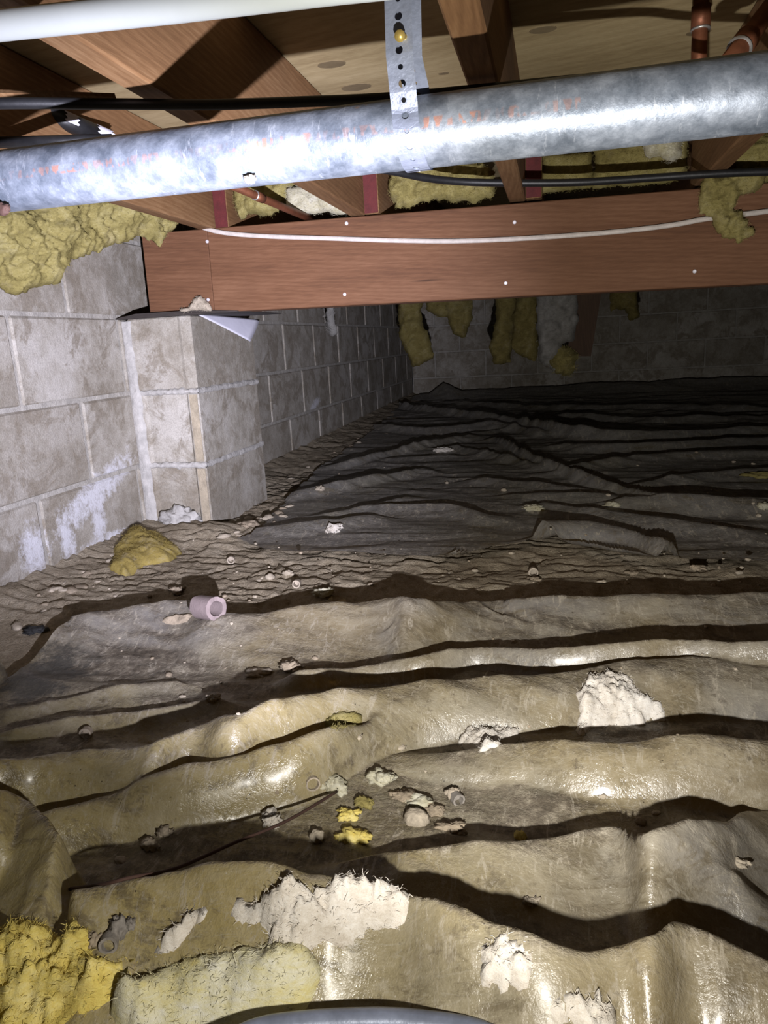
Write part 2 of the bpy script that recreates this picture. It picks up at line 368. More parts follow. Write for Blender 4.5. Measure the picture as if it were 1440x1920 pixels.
# ------------------------------------------------------------------ ground heights
XR, YB, YF = 3.62, 5.866, -.72
def solve_ridge(spec, base=0.0):
    """crest line and far end of its shade, as seen -> ground x, y and height of each crest point"""
    out = []
    for px, pc, pe in spec:
        lo, hi = .002, .16
        for _ in range(30):
            h = (lo + hi) / 2; P = hit(px, pc, 2, base + h); d = P - LIGHT
            E = LIGHT + d * ((base - LIGHT[2]) / d[2])
            if proj(E)[1] > pe: lo = h
            else: hi = h
        P = hit(px, pc, 2, base + h); out.append((P[0], P[1], h))
    return np.array(sorted(out, key=lambda q: q[0]))
RIDGES = []      # (points, front width, back width, exponent, end taper)
def ridge(spec, wf, wb, e=1.0, taper=(.05, .05), base=0.0, kh=1.0, kmin=0.0):
    a = solve_ridge(spec, base); a[:, 2] = np.maximum(a[:, 2] * kh, kmin)
    a = np.array(spline(a, 8)); a = a[np.argsort(a[:, 0])]; a[:, 2] = np.maximum(a[:, 2], 0)
    RIDGES.append((a, wf, wb, e, taper)); return a
F1 = ridge([(130,1675,1630),(320,1645,1590),(515,1636,1565),(600,1650,1580),(720,1675,1617),(820,1700,1630),(920,1735,1662),(1000,1765,1692),(1085,1796,1733),(1155,1785,1725),(1220,1767,1695),(1275,1745,1686),(1345,1765,1706),(1440,1800,1742),(1560,1820,1760)], .11, .03, 1.2, (.02, .1))
F2 = ridge([(640,1618,1605),(720,1607,1593),(775,1598,1573),(960,1583,1556),(1070,1573,1548),(1155,1570,1545),(1200,1586,1542),(1245,1570,1520),(1310,1553,1508),(1360,1548,1515),(1410,1530,1520),(1560,1515,1508)], .09, .022, 1.0)
F3 = ridge([(600,1432,1428),(720,1416,1410),(860,1410,1397),(980,1400,1381),(1100,1393,1362),(1270,1385,1347),(1440,1382,1342),(1600,1380,1340)], (.025, .07), .03, 0)
F4 = ridge([(-120,1570,1545),(40,1528,1505),(200,1485,1460),(400,1435,1400),(500,1408,1370),(600,1383,1345),(720,1350,1328),(860,1312,1300),(950,1290,1280),(1000,1280,1275)], (.03, .055), .035, 0)
F5 = ridge([(-120,1440,1395),(0,1433,1392),(120,1417,1388),(265,1410,1375),(300,1397,1357),(380,1360,1320),(450,1335,1275),(550,1314,1265),(720,1289,1252),(870,1272,1240),(1040,1262,1232),(1220,1247,1222),(1440,1240,1215),(1600,1236,1212)], (.04, .10), .035, 0)
F6 = ridge([(560,1262,1248),(720,1240,1222),(800,1228,1205),(900,1217,1200),(1040,1218,1190),(1180,1212,1180),(1260,1206,1173),(1440,1212,1172),(1600,1212,1172)], .02, .02, 0)
F7 = ridge([(-140,1300,1275),(0,1235,1212),(115,1172,1152),(150,1152,1128),(350,1128,1108),(420,1155,1135),(575,1145,1123),(720,1128,1097),(772,1126,1085),(845,1131,1105),(940,1127,1108),(1000,1125,1100),(1440,1114,1090),(1700,1106,1082)], .15, .02, 1.3, (.0, .0))
for s, wf, wb in [([(30,1372,1364),(170,1337,1326),(300,1325,1316),(400,1308,1299)], .03, .012),
                  ([(20,1332,1326),(175,1300,1294),(330,1278,1273)], .03, .01),
                  ([(730,1195,1182),(800,1178,1168),(880,1180,1174),(980,1188,1184)], .02, .01),
                  ([(845,1131,1126),(900,1150,1138),(960,1170,1160),(1010,1187,1182)], .02, .012),
                  ([(1150,1650,1640),(1250,1655,1640),(1380,1660,1640)], .05, .02),
                  ([(1200,1500,1494),(1320,1455,1440),(1440,1462,1447),(1560,1470,1455)], .04, .015)]:
    ridge(s, wf, wb, 1.0)
ridge([(-120,1578,1545),(0,1562,1538),(50,1556,1538),(90,1590,1570),(125,1640,1620)], .13, .02, .8, (.02, .02), 0.0, 2.4, .045)
NEAR = RIDGES; RIDGES = []
G1 = ridge([(470,1015,1000),(560,1030,1018),(640,1042,1030),(720,1036,1024),(800,1030,1018),(850,1018,1000),(900,1003,980),(945,992,962),(1000,986,964),(1090,984,970),(1170,995,985),(1250,1020,1005),(1320,1045,1030),(1390,1037,1020),(1440,1050,1035),(1560,1062,1048)], .05, .03, 0, (.02, .0), .02, 1.2, .02)
ridge([(1000,1009,1004),(1100,1019,1012),(1200,1038,1031),(1300,1048,1042)], .035, .02, 0, (.05, .05), .02)
for s in [[(720,945,938),(800,944,936),(850,946,938),(890,957,948)],
          [(930,822,816),(1000,855,846),(1100,890,880),(1180,915,906),(1250,930,918),(1440,936,925),(1600,936,926)],
          [(1020,942,936),(1100,952,945),(1250,972,964),(1390,990,984)],
          [(1170,934,925),(1300,937,927),(1440,942,932)],
          [(740,762,756),(860,777,770),(960,790,782),(1060,802,788),(1160,812,800),(1280,812,803),(1440,806,800)],
          [(560,920,914),(640,905,898),(720,892,886),(790,880,875)],
          [(610,960,955),(700,945,940),(760,930,925)], [(640,870,864),(720,850,844),(800,832,826),(880,820,815)],
          [(1040,885,880),(1130,866,859),(1250,855,850),(1440,850,844)], [(1200,905,899),(1320,888,882),(1440,880,874)],
          [(700,800,796),(800,806,800),(930,800,794),(1010,812,806)], [(860,840,836),(930,852,847),(1000,872,868)],
          [(1060,836,831),(1200,838,832),(1440,826,821)], [(900,900,896),(1000,905,899),(1090,915,910)],
          [(830,760,757),(1000,768,764),(1200,766,761),(1440,770,766)], [(1060,784,780),(1250,790,786),(1440,785,781)],
          [(500,985,980),(600,975,968),(700,965,960)], [(960,925,920),(1050,926,920),(1140,930,925)]]:
    ridge(s, .09, .03, 1.0, (.12, .12), .025, 1.25, .012)
# far crest of the sheet where it meets the back wall, with a little peak
RIDGES.append((np.array([(-.1, 5.50, .03), (.18, 5.55, .04), (.30, 5.55, .13), (.42, 5.55, .05), (.8, 5.6, .04), (1.2, 5.6, .06), (2.6, 5.6, .07), (3.7, 5.6, .07)]), .25, .3, 1.0, (0, 0)))
FAR = RIDGES

def ridge_field(R, X, Y, pn=3.0):
    acc = np.zeros_like(X); xr = X[:1]; N = fbm(X * 5, Y * 7, 6.6, 3)
    for a, wf, wb, e, tp in R:
        yc = np.interp(xr, a[:, 0], a[:, 1]) + .003 * fbm(xr * 9, np.full_like(xr, a[0, 1] * 13), 0.3, 3)
        x0, x1 = a[0, 0], a[-1, 0]; d = Y - yc
        hr = np.interp(xr, a[:, 0], a[:, 2])
        if tp[0] > 0: hr = hr * np.clip((xr - x0 + tp[0]) / tp[0], 0, 1) ** 1.5
        if tp[1] > 0: hr = hr * np.clip((x1 + tp[1] - xr) / tp[1], 0, 1) ** 1.5
        hr = np.maximum(hr, 0) * (1 + .10 * fbm(xr * 12, np.full_like(xr, a[0, 1] * 7), .9, 3))
        h = np.interp(X + np.where(d < 0, .45 * d + .05 * N * np.clip(-d * 20, 0, 1), 0), xr[0], hr[0])     # creases fan out from the crest
        wv = np.interp(xr, [x0, x1], wf) if hasattr(wf, '__len__') else wf
        tf = np.clip(-d / wv, 0, 1); tb = np.clip(d / wb, 0, 1)
        rd = lambda t, k: (np.sqrt(t * t + k * k) - k) / (math.sqrt(1 + k * k) - k)
        pf = (1 - rd(tf, .10)) ** (1.0 + .35 * e); pb = (1 - rd(tb, .25)) ** 1.3
        if e == 0: p = np.where(d < 0, ((np.clip(1 - tf ** 2, 0, 1) + .03) ** .7 - .0859) / .9350, pb)      # round, tube-like fold
        else: p = np.where(d < 0, .35 * (.5 + .5 * np.cos(np.pi * tf)) ** e + .65 * pf, pb)
        acc += (np.maximum(h, 0) * np.maximum(p, 0)) ** pn
    return acc ** (1 / pn)
def soil_h(X, Y):
    lift = .035 * np.exp(-np.clip(X, 0, 9) / .10) + .045 * np.clip((Y - 1.9) / 3.5, 0, 1)
    mound = .035 * np.exp(-(((X - .20) / .13) ** 2 + ((Y - 1.74) / .10) ** 2))
    vis = np.clip((Y - 1.0) / .2, 0, 1)
    r = .007 * fbm(X * 9, Y * 9, 1.1, 5) + .008 * ridged(X * 13 + fbm(X * 12, Y * 12, 2.0, 2), Y * 22, 4.0, 4) * np.clip(1.3 - X * .5, .35, 1)
    return lift + mound + vis * r - .006 - .02 * np.clip((1.15 - Y) / .2, 0, 1)
def facet(X, Y, sx, sy, seed):
    """flat triangular facets meeting in straight creases, as stiff film crumples"""
    c, q = math.cos(.5 * seed), math.sin(.5 * seed) * .5
    U = (X * 1.0 + q * Y) / sx + .55 * pnoise(X * 4.1 + seed, Y * 4.1, seed); V = (Y - q * .5 * X) / sy + .55 * pnoise(X * 3.7, Y * 3.7 + seed, seed + 3)
    i, j = np.floor(U).astype(np.int64), np.floor(V).astype(np.int64); f, g = U - i, V - j; k = int(seed * 10)
    H = lambda a, b: _perm[_perm[(a + k) & 255] + (b & 255)] / 127.5 - 1
    a, b, c_, d = H(i, j), H(i + 1, j), H(i, j + 1), H(i + 1, j + 1)
    return np.where(f + g < 1, a + (b - a) * f + (c_ - a) * g, d + (c_ - d) * (1 - f) + (b - d) * (1 - g))
def crumple(X, Y, k):
    a = ridged(X * 4.5 * k + .4 * fbm(X * 3, Y * 3), Y * 8 * k, 7.7, 2) - 1.0
    return .005 * a / k ** .5 + .0038 * facet(X, Y, .11 / k, .042 / k, 1.3) + .0016 * facet(X, Y, .045 / k, .02 / k, 2.9) + .0006 * fbm(X * 50, Y * 50, .2, 2)
def near_h(X, Y):
    # broad swell toward the camera, deeper hollows in the folds
    return .004 + ridge_field(NEAR, X, Y) + crumple(X, Y, 1.0) + .006 * fbm(X * 3, Y * 4, 2.0, 2)
def far_h(X, Y):
    A = ridged(X * 1.6 + .7 * fbm(X * 1.3, Y * 1.3, 8.0, 2), Y * 4.6, 3.3, 3)
    amp = .006 + .010 * np.clip((Y - 1.9) / 2.0, 0, 1)
    return .022 + .035 * np.clip((Y - 1.9) / 3.5, 0, 1) + ridge_field(FAR, X, Y) + amp * np.clip(A - .85, -.3, 1.2) + .5 * crumple(X, Y, .8)
# outlines of the two sheets
def near_left(Y): return np.interp(Y, [-.6, .3, .55, .80, 1.05, 1.16, 1.22, 1.30], [.02, .02, .05, .06, .075, .10, .155, .30])
def near_edge(X): return np.interp(X, F7[:, 0], F7[:, 1])
_e2 = np.array(sorted([tuple(hit(px, py, 2, .03)[:2]) for px, py in [(380,1000),(445,1003),(530,1040),(640,1065),(720,1052),(800,1050),(850,1037),(930,1020),(1000,1010),(1100,1024),(1200,1044),(1320,1057),(1440,1072),(1600,1085)]]))
def far_edge(X): return np.interp(X, _e2[:, 0], _e2[:, 1]) + .012 * fbm(X * 14, X * 0, .5, 3)
_l2 = np.array(sorted([tuple(hit(px, py, 2, .04)[:2]) for px, py in [(445,1000),(520,945),(560,905),(630,850),(700,805),(750,765)]], key=lambda q: q[1]))
def far_left(Y): return np.interp(Y, _l2[:, 1], _l2[:, 0]) + .03 * fbm(Y * 5, Y * 0, 1.5, 3)
GS = .006
_gx = np.arange(-.05, XR, GS); _gy = np.arange(.2, 4.6, GS)
_GX, _GY = np.meshgrid(_gx, _gy)
_G = soil_h(_GX, _GY)
_nm = (_GY < near_edge(_gx)[None, :]) & (_GX > near_left(_gy)[:, None])
_fm = (_GY > far_edge(_gx)[None, :]) & (_GX > far_left(_gy)[:, None])
_G = np.where(_nm, np.maximum(_G, near_h(_GX, _GY)), np.where(_fm, np.maximum(_G, far_h(_GX, _GY)), _G))
def ground(x, y):
    u = np.clip((np.asarray(x, float) - _gx[0]) / GS, 0, len(_gx) - 1.001); v = np.clip((np.asarray(y, float) - _gy[0]) / GS, 0, len(_gy) - 1.001)
    i, j = u.astype(int), v.astype(int); a, b = u - i, v - j
    return (_G[j, i] * (1 - a) + _G[j, i+1] * a) * (1 - b) + (_G[j+1, i] * (1 - a) + _G[j+1, i+1] * a) * b
def land(px, py):
    d = ray(px, py); t = np.concatenate([np.arange(.3, 2.5, .004), np.arange(2.5, 8, .012)]); P = CAM + t[:, None] * d
    k = np.argmax(P[:, 2] <= ground(P[:, 0], P[:, 1])); return P[k]

def grid_obj(name, xs, ys, hf, mat, keep=None, drop=0.0):
    X, Y = np.meshgrid(xs, ys); Z = hf(X, Y)
    K = keep(X, Y) if keep is not None else np.ones_like(X, bool)
    idx = -np.ones(X.shape, int); 
    q = K[:-1, :-1] & K[1:, :-1] & K[:-1, 1:] & K[1:, 1:]
    use = np.zeros_like(K); use[:-1, :-1] |= q; use[1:, :-1] |= q; use[:-1, 1:] |= q; use[1:, 1:] |= q
    idx[use] = np.arange(use.sum())
    V = np.stack([X[use], Y[use], Z[use]], 1)
    a, b, c, d = idx[:-1, :-1][q], idx[:-1, 1:][q], idx[1:, 1:][q], idx[1:, :-1][q]
    F = np.stack([a, b, c, d], 1)
    me = bpy.data.meshes.new(name)
    me.vertices.add(len(V)); me.vertices.foreach_set('co', V.astype(np.float32).ravel())
    me.loops.add(len(F) * 4); me.loops.foreach_set('vertex_index', F.astype(np.int32).ravel())
    me.polygons.add(len(F)); me.polygons.foreach_set('loop_start', np.arange(0, len(F) * 4, 4, dtype=np.int32))
    me.polygons.foreach_set('use_smooth', np.ones(len(F), bool))
    me.materials.append(mat); me.update(); me.validate()
    o = bpy.data.objects.new(name, me); COL.objects.link(o); return o
def axis_pts(segs):
    out = []
    for a, b, s in segs: out += list(np.arange(a, b - 1e-9, s))
    out.append(segs[-1][1]); return np.array(out)

# ------------------------------------------------------------------ the setting
soil = grid_obj('floor', axis_pts([(-.02, 1.9, .007), (1.9, XR, .03)]), axis_pts([(YF, .95, .05), (.95, 2.5, .006), (2.5, YB + .02, .02)]), soil_h, M['soil'])
tag(soil, 'dry crumbly tan soil floor of the crawl space', None, None, 'structure')

def block_mesh(name, L, H, D, bev=.004):
    """bevelled block, length along x, face at -y, standing on z=0"""
    bm = bmesh.new(); bmesh.ops.create_cube(bm, size=1)
    for v in bm.verts: v.co = Vector((v.co.x * L, (v.co.y + .5) * D, (v.co.z + .5) * H))
    bmesh.ops.bevel(bm, geom=[e for e in bm.edges], offset=bev, segments=1, affect='EDGES')
    rr = random.Random(len(name) + int(L * 1000))
    for v in bm.verts: v.co += Vector((rr.uniform(-1, 1), rr.uniform(-.5, .5), rr.uniform(-1, 1))) * .0015
    me = bpy.data.meshes.new(name); bm.to_mesh(me); bm.free(); me.materials.append(M['block']); return me
CH, BL, JT = .2032, .4064, .011
ZA = .602
BM_ = {}
def get_block(L, H):
    k = (round(L, 3), round(H, 3))
    if k not in BM_: BM_[k] = block_mesh('block', L, H, .09)
    return BM_[k]
def block_wall(name, origin, rot, length, courses, offs, label):
    """courses: list of (z0, z1); offs: joint position of each course along the wall"""
    root = empty(name, origin); tag(root, label, None, None, 'structure'); root.rotation_euler = (0, 0, rot)
    z0 = min(c[0] for c in courses); z1 = max(c[1] for c in courses)
    m = MB(); m.box((0, .005, z0), (length, .12, z1)); m.build('mortar_bed', M['mortar'], None).parent = root
    rr = random.Random(hash(name) % 1000 if False else len(name))
    for (a, b), j in zip(courses, offs):
        s = j - math.ceil(j / BL) * BL
        while s < length - .02:
            x0, x1 = max(s, 0), min(s + BL, length)
            if x1 - x0 > .04:
                o = bpy.data.objects.new('block', get_block(x1 - x0 - JT, b - a - JT)); COL.objects.link(o); o.parent = root
                o.location = ((x0 + x1) / 2, rr.uniform(-.001, .001), a + JT / 2)
                o.rotation_euler = (rr.uniform(-.003, .003), rr.uniform(-.004, .004), rr.uniform(-.003, .003))
            s += BL
    return root
COURSES = [(ZA + CH, ZA + CH + .16), (ZA, ZA + CH), (ZA - CH, ZA), (ZA - 2 * CH, ZA - CH), (ZA - 3 * CH, ZA - 2 * CH)]
# left wall runs along +y; its face looks to +x.  Wall-local x -> +y (rot 90 deg), local -y -> +x
y1 = 1.3655 - YF
block_wall('wall_left', (0, YF, 0), math.pi / 2, YB - YF, COURSES, [y1, y1 + CH, y1, y1 + CH, y1], 'grey concrete block wall along the left, white salt stains low down')
block_wall('wall_back', (0, YB, 0), 0, XR, COURSES, [.39, .594, .39, .594, .39], 'dark far concrete block wall behind the sheeting')
block_wall('wall_right', (XR, YB, 0), -math.pi / 2, YB - YF, COURSES, [.2, .4, .2, .4, .2], 'concrete block wall on the unseen right side')
block_wall('wall_front', (XR, YF, 0), math.pi, XR, COURSES, [.2, .4, .2, .4, .2], 'concrete block wall behind the viewer')

# plywood subfloor = ceiling, in panels
ceil = empty('ceiling', (0, 0, .984)); tag(ceil, 'pale plywood subfloor overhead', None, None, 'structure')
xs_ = [(-.1, 1.219), (1.221, 2.44), (2.442, XR + .1)]; ys_ = [(YF - .1, .5), (.502, 2.94), (2.942, YB + .1)]
for xa, xb in [(-.1, XR + .1)]:
    for ya, yb in ys_:
        m = MB(); m.box((xa, ya, .984), (xb, yb, 1.002)); m.build('panel', M['ply'], ceil)
for px, py, rx in [(622, 120, .026), (668, 163, .03), (1018, 55, .022), (1310, 60, .02), (832, 137, .01)]:
    P = hit(px, py, 2, .984); m = MB(); n = 14
    v = [(P[0] + rx * math.cos(2*math.pi*k/n), P[1] + rx * .62 * math.sin(2*math.pi*k/n), z) for z in (.9828, .9842) for k in range(n)]
    m.add(v, [tuple(range(n))] + [(k, (k+1) % n, n+(k+1) % n, n+k) for k in range(n)]); m.build('wood_patch', M['plug'], ceil)

# ------------------------------------------------------------------ beam, pier, joists
def board(name, a, b, mat, parent, bev=.003):
    bm = bmesh.new(); bmesh.ops.create_cube(bm, size=1)
    a, b = np.array(a), np.array(b)
    for v in bm.verts: v.co = Vector((a + b) / 2 + (b - a) * np.array(v.co))
    bmesh.ops.bevel(bm, geom=[e for e in bm.edges], offset=bev, segments=1, affect='EDGES')
    me = bpy.data.meshes.new(name)
    off = Vector(parent.location) if parent else Vector((0, 0, 0))
    for v in bm.verts: v.co -= off
    bm.to_mesh(me); bm.free(); me.materials.append(mat)
    o = bpy.data.objects.new(name, me); COL.objects.link(o); o.parent = parent; return o
beam = empty('support_beam', (.088, 1.789, .601)); tag(beam, 'reddish brown built-up timber girder resting on the block pier', 'beam')
BH = .205
board('plank', (.088, 1.789, .601), (.2735, 1.827, .601 + BH), M['beam'], beam, .002)
board('plank', (.274, 1.789, .601), (XR - .01, 1.827, .601 + BH), M['beam'], beam, .002)
board('plank', (.10, 1.828, .601), (XR - .01, 1.866, .601 + BH), M['beam'], beam, .002)
beam.rotation_euler = (0, math.radians(.75), 0)
tilt = math.tan(math.radians(.75))
for px, py in [(648,419),(963,417),(387,453),(646,552),(948,531),(1302,509),(390,562)]:
    P = hit(px, py, 1, 1.788); m = MB()
    P = np.array((P[0], P[1], P[2] + tilt * (P[0] - .088)))
    m.tube([P + (0, .004, 0), P - (0, .0012, 0), P - (0, .0022, 0)], [.0042, .0042, .0028], 12, up=(0, 0, 1)); m.build('nail', M['nail'], beam)

pier = empty('block_pier', (.1, 1.99, -.007)); tag(pier, 'grey concrete block pier with pale mortar holding up the girder', 'pier')
pw, py0, pl = .2021, 1.789, .4064
def pier_block(z0, z1, face):
    """hollow block seen end on: two end flanges with a recessed web between"""
    m = MB(); x0, x1 = .016, pw; y0, y1 = py0, py0 + pl; fl = .030; rc = face
    prof = [(x0, y0 + rc * .4), (x0 + fl * .6, y0 + rc * .4), (x0 + fl * .9, y0 + rc), (x1 - fl - .008, y0 + rc), (x1 - fl, y0), (x1 - .004, y0), (x1, y0 + .004), (x1, y1 - .004), (x1 - .004, y1), (x0, y1)]
    n = len(prof)
    b = .003; cx, cy = (x0 + x1) / 2, (y0 + y1) / 2
    ins = [(cx + (x - cx) * .975, cy + (y - cy) * .987) for x, y in prof]
    v = [(x, y, z0) for x, y in ins] + [(x, y, z0 + b) for x, y in prof] + [(x, y, z1 - b) for x, y in prof] + [(x, y, z1) for x, y in ins]
    f = [tuple(range(n))[::-1], tuple(range(3 * n, 4 * n))]
    for L in range(3):
        for k in range(n): f.append((L*n+k, L*n+(k+1) % n, (L+1)*n+(k+1) % n, (L+1)*n+k))
    m.add(v, f); return m.build('block', M['block'], pier)
pier_block(ZA - CH + .006, ZA - .007, .003); pier_block(ZA - 2*CH + .006, ZA - CH - .006, .008); pier_block(ZA - 3*CH + .001, ZA - 2*CH - .006, .010)
m = MB(); m.box((.012, py0 + .012, ZA - 3*CH), (pw - .004, py0 + pl - .005, ZA - .008)); m.build('mortar_core', M['mortar_pier'], pier)
def rough_strip(name, mat, P0, P1, width, thick, wdir, ndir, seed, n=60, var=.45):
    """lumpy squeezed-out mortar bead between two points"""
    P0, P1, W, N = [np.array(q, float) for q in (P0, P1, wdir, ndir)]
    v, f = [], []; m = 7
    for i in range(n + 1):
        t = i / n; c = P0 + (P1 - P0) * t
        wl = width * (1 + var * float(fbm(t * 9, seed, .1, 4))); wr = width * (1 + var * float(fbm(t * 9, seed + 7.7, .1, 4)))
        for k in range(m):
            s = -1 + 2 * k / (m - 1); ww = wl if s < 0 else wr
            d = thick * (1 - s * s) ** .5 * (1 + .5 * float(fbm(t * 14, s * 2, seed, 3)))
            v.append(c + W * s * ww * .5 + N * d)
    for i in range(n):
        for k in range(m - 1): f.append((i*m+k, i*m+k+1, (i+1)*m+k+1, (i+1)*m+k))
    return mesh_obj(name, local(v, pier), f, mat, pier, True)
rough_strip('mortar_joint', M['mortar_pier'], (.010, py0 + .004, -.0), (.006, py0 + .006, ZA - .012), .042, .012, (1, .0, 0), (.4, -.9, 0), 1.3, 80, .35)
for k, (zz, th) in enumerate([(ZA - CH, .006), (ZA - 2 * CH, .005)]):
    rough_strip('mortar_joint', M['mortar_pier'], (.03, py0 + .006, zz), (pw + .001, py0 + .001, zz), .016, th + .002, (0, 0, 1), (0, -1, 0), 3.1 + k, 40, .6)
    rough_strip('mortar_joint', M['mortar_pier'], (pw - .001, py0, zz), (pw - .001, py0 + pl, zz), .017, th, (0, 0, 1), (1, 0, 0), 5.1 + k, 50, .7)
for z0, z1 in [(ZA - 2*CH + .012, ZA - CH - .010), (.02, ZA - 2*CH - .010)]:
    m = MB(); m.box((pw - .027, py0 - .0012, z0), (pw - .0035, py0 + .004, z1)); m.build('mortar_smear', M['sand_edge'], pier)
# spilled mortar heel at the pier foot
def lump_mesh(center, radii, seed, amp=.25, freq=2.2, sub=3, rot=0.0, spike=0.0):
    bm = bmesh.new(); bmesh.ops.create_icosphere(bm, subdivisions=sub, radius=1)
    P = np.array([v.co[:] for v in bm.verts]); F = [tuple(v.index for v in q.verts) for q in bm.faces]; bm.free()
    n = fbm(P[:, 0] * freq + seed, P[:, 1] * freq + seed * 1.7, P[:, 2] * freq, 4, .6) + .5 * (ridged(P[:, 0] * freq * .8 + seed, P[:, 1] * freq * .8, P[:, 2] * freq * .8 + seed, 3) - 1)
    if spike: n = n + spike * 1.4 * (ridged(P[:, 0] * freq * 2 + seed, P[:, 1] * freq * 2, P[:, 2] * freq * 2, 3) - .9)
    P = P * np.clip(1 + amp * 1.35 * n, .25, 2.2)[:, None] * np.array(radii)
    c, s = math.cos(rot), math.sin(rot); P = np.stack([P[:, 0]*c - P[:, 1]*s, P[:, 0]*s + P[:, 1]*c, P[:, 2]], 1)
    return P + np.array(center), F
v, f = lump_mesh((.105, py0 - .005, .03), (.060, .03, .045), 4.4, .3, 2.5, 4); mesh_obj('mortar_heel', local(v, pier), f, M['mortar_pier'], pier, True)

# tar-felt shim sheet and the loose paper flap under the girder end
shim = MB()
sp_ = [(-.002, 1.765), (.06, 1.762), (.14, 1.768), (.22, 1.77), (.34, 1.785), (.36, 1.83), (.36, 2.05), (.0, 2.05)]
n = len(sp_)
shim.add([(x, y, .6005 - .012 * max(0, (x - .2)) + (.006 if x > .02 and y < 1.78 else -.003 if y < 1.78 else 0)) for x, y in sp_] + [(x, y, .598 - .012 * max(0, (x - .2)) + (.006 if x > .02 and y < 1.78 else -.003 if y < 1.78 else 0)) for x, y in sp_],
         [tuple(range(n)), tuple(range(n, 2*n))[::-1]] + [(k, n + k, n + (k+1) % n, (k+1) % n) for k in range(n)])
tag(shim.build('felt_shim', M['shim']), 'thin black felt sheet squeezed between pier top and girder', 'shim')
corners = [hit(355, 588, 1, 1.800), hit(478, 600, 1, 2.13), hit(457, 641, 1, 2.02)]
v, f = [], []; NF = 12
for i in range(NF + 1):
    for j in range(NF + 1 - i):
        a, b = i / NF, j / NF; P = corners[0] * (1 - a - b) + corners[1] * a + corners[2] * b
        v.append(P + np.array([.02 * (b * (1 - b)) + .01 * b * b, -.012 * b, 0]))
ix = {}; c_ = 0
for i in range(NF + 1):
    for j in range(NF + 1 - i): ix[i, j] = c_; c_ += 1
for i in range(NF):
    for j in range(NF - i):
        f.append((ix[i, j], ix[i+1, j], ix[i, j+1]))
        if i + j < NF - 1: f.append((ix[i+1, j], ix[i+1, j+1], ix[i, j+1]))
pf = mesh_obj('paper_flap', np.array(v) + np.array((.015, 0, 0)), f, M['paper'], None, True)
sm = pf.modifiers.new('thick', 'SOLIDIFY'); sm.thickness = .0008
tag(pf, 'shiny white paper flap hanging from the top of the pier', 'paper')

# joists near span: bottom z .80, top .984; far span lapped on their right with red painted ends
JX = [(-.115, 'behind the left wall insulation'), (.260, 'leftmost full'), (.651, ''), (1.033, ''), (1.440, ''), (1.845, ''), (2.25, ''), (2.65, ''), (3.06, '')]
labels_near = ['', 'brown floor joist farthest left above the yellow wall insulation', 'brown floor joist left of the hanging strap, crossed by the pipe shadow',
               'brown floor joist just right of the hanging strap', 'brown floor joist beside the copper pipe at upper right',
               'brown floor joist beyond the right edge, nearest the frame', 'second brown floor joist beyond the right edge', 'third brown floor joist beyond the right edge', 'fourth brown floor joist beyond the right edge']
labels_far = ['', 'red-ended far joist above the pier', 'red-ended far joist lapped beside the joist left of the strap',
              'red-ended far joist under the middle of the big pipe', 'red-ended far joist behind the hanging clump on the girder',
              'red-ended far joist beyond the right edge, nearest the frame', 'second red-ended far joist beyond the right edge', 'third red-ended far joist beyond the right edge', 'fourth red-ended far joist beyond the right edge']
for i, (x, _) in enumerate(JX):
    if i == 0: continue
    j = empty('floor_joist', (x + .019, YF, .802)); tag(j, labels_near[i], 'joist', 'near floor joists')
    board('timber', (x, YF + .01, .802), (x + .038, 1.90, .983), M['joist'], j, .003)
    j = empty('lapped_joist', (x + .057, 1.793, .802)); tag(j, labels_far[i], 'joist', 'far floor joists')
    o = board('timber', (x + .039, 1.793, .802), (x + .075, YB - .01, .983), M['joist'], j, .002)
    m = MB(); m.box((x + .0405, 1.7918, .8035), (x + .0735, 1.7935, .9815)); m.build('painted_end', M['red'], j)

# ------------------------------------------------------------------ plastic sheets
nx = axis_pts([(.0, 1.75, .0038), (1.75, 2.4, .012), (2.4, XR - .02, .03)])
nyv = axis_pts([(-.5, .28, .02), (.28, 1.0, .0032), (1.0, 1.52, .0036)])
s1 = grid_obj('plastic_sheet', nx, nyv, lambda X, Y: np.maximum(near_h(X, Y), np.where(Y < near_edge(X), soil_h(X, Y) + .003, -1) ), M['sheet_near'],
              lambda X, Y: (Y < near_edge(X) + .014 + .004 * fbm(X * 30, Y * 0, .7, 2)) & (X > near_left(Y) + .01 * fbm(Y * 12, X * 0, .2, 3)))
tag(s1, 'crumpled yellowish clear plastic sheet folded across the foreground floor', 'plastic sheet')
fx = axis_pts([(.0, 2.3, .0075), (2.3, XR - .02, .03)])
fy = axis_pts([(1.55, 2.6, .0055), (2.6, 4.0, .0085), (4.0, YB - .02, .014)])
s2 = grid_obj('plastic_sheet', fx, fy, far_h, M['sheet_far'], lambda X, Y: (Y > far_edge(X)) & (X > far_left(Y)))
tag(s2, 'darker wrinkled plastic sheet spread beneath the girder to the far wall', 'plastic sheet')

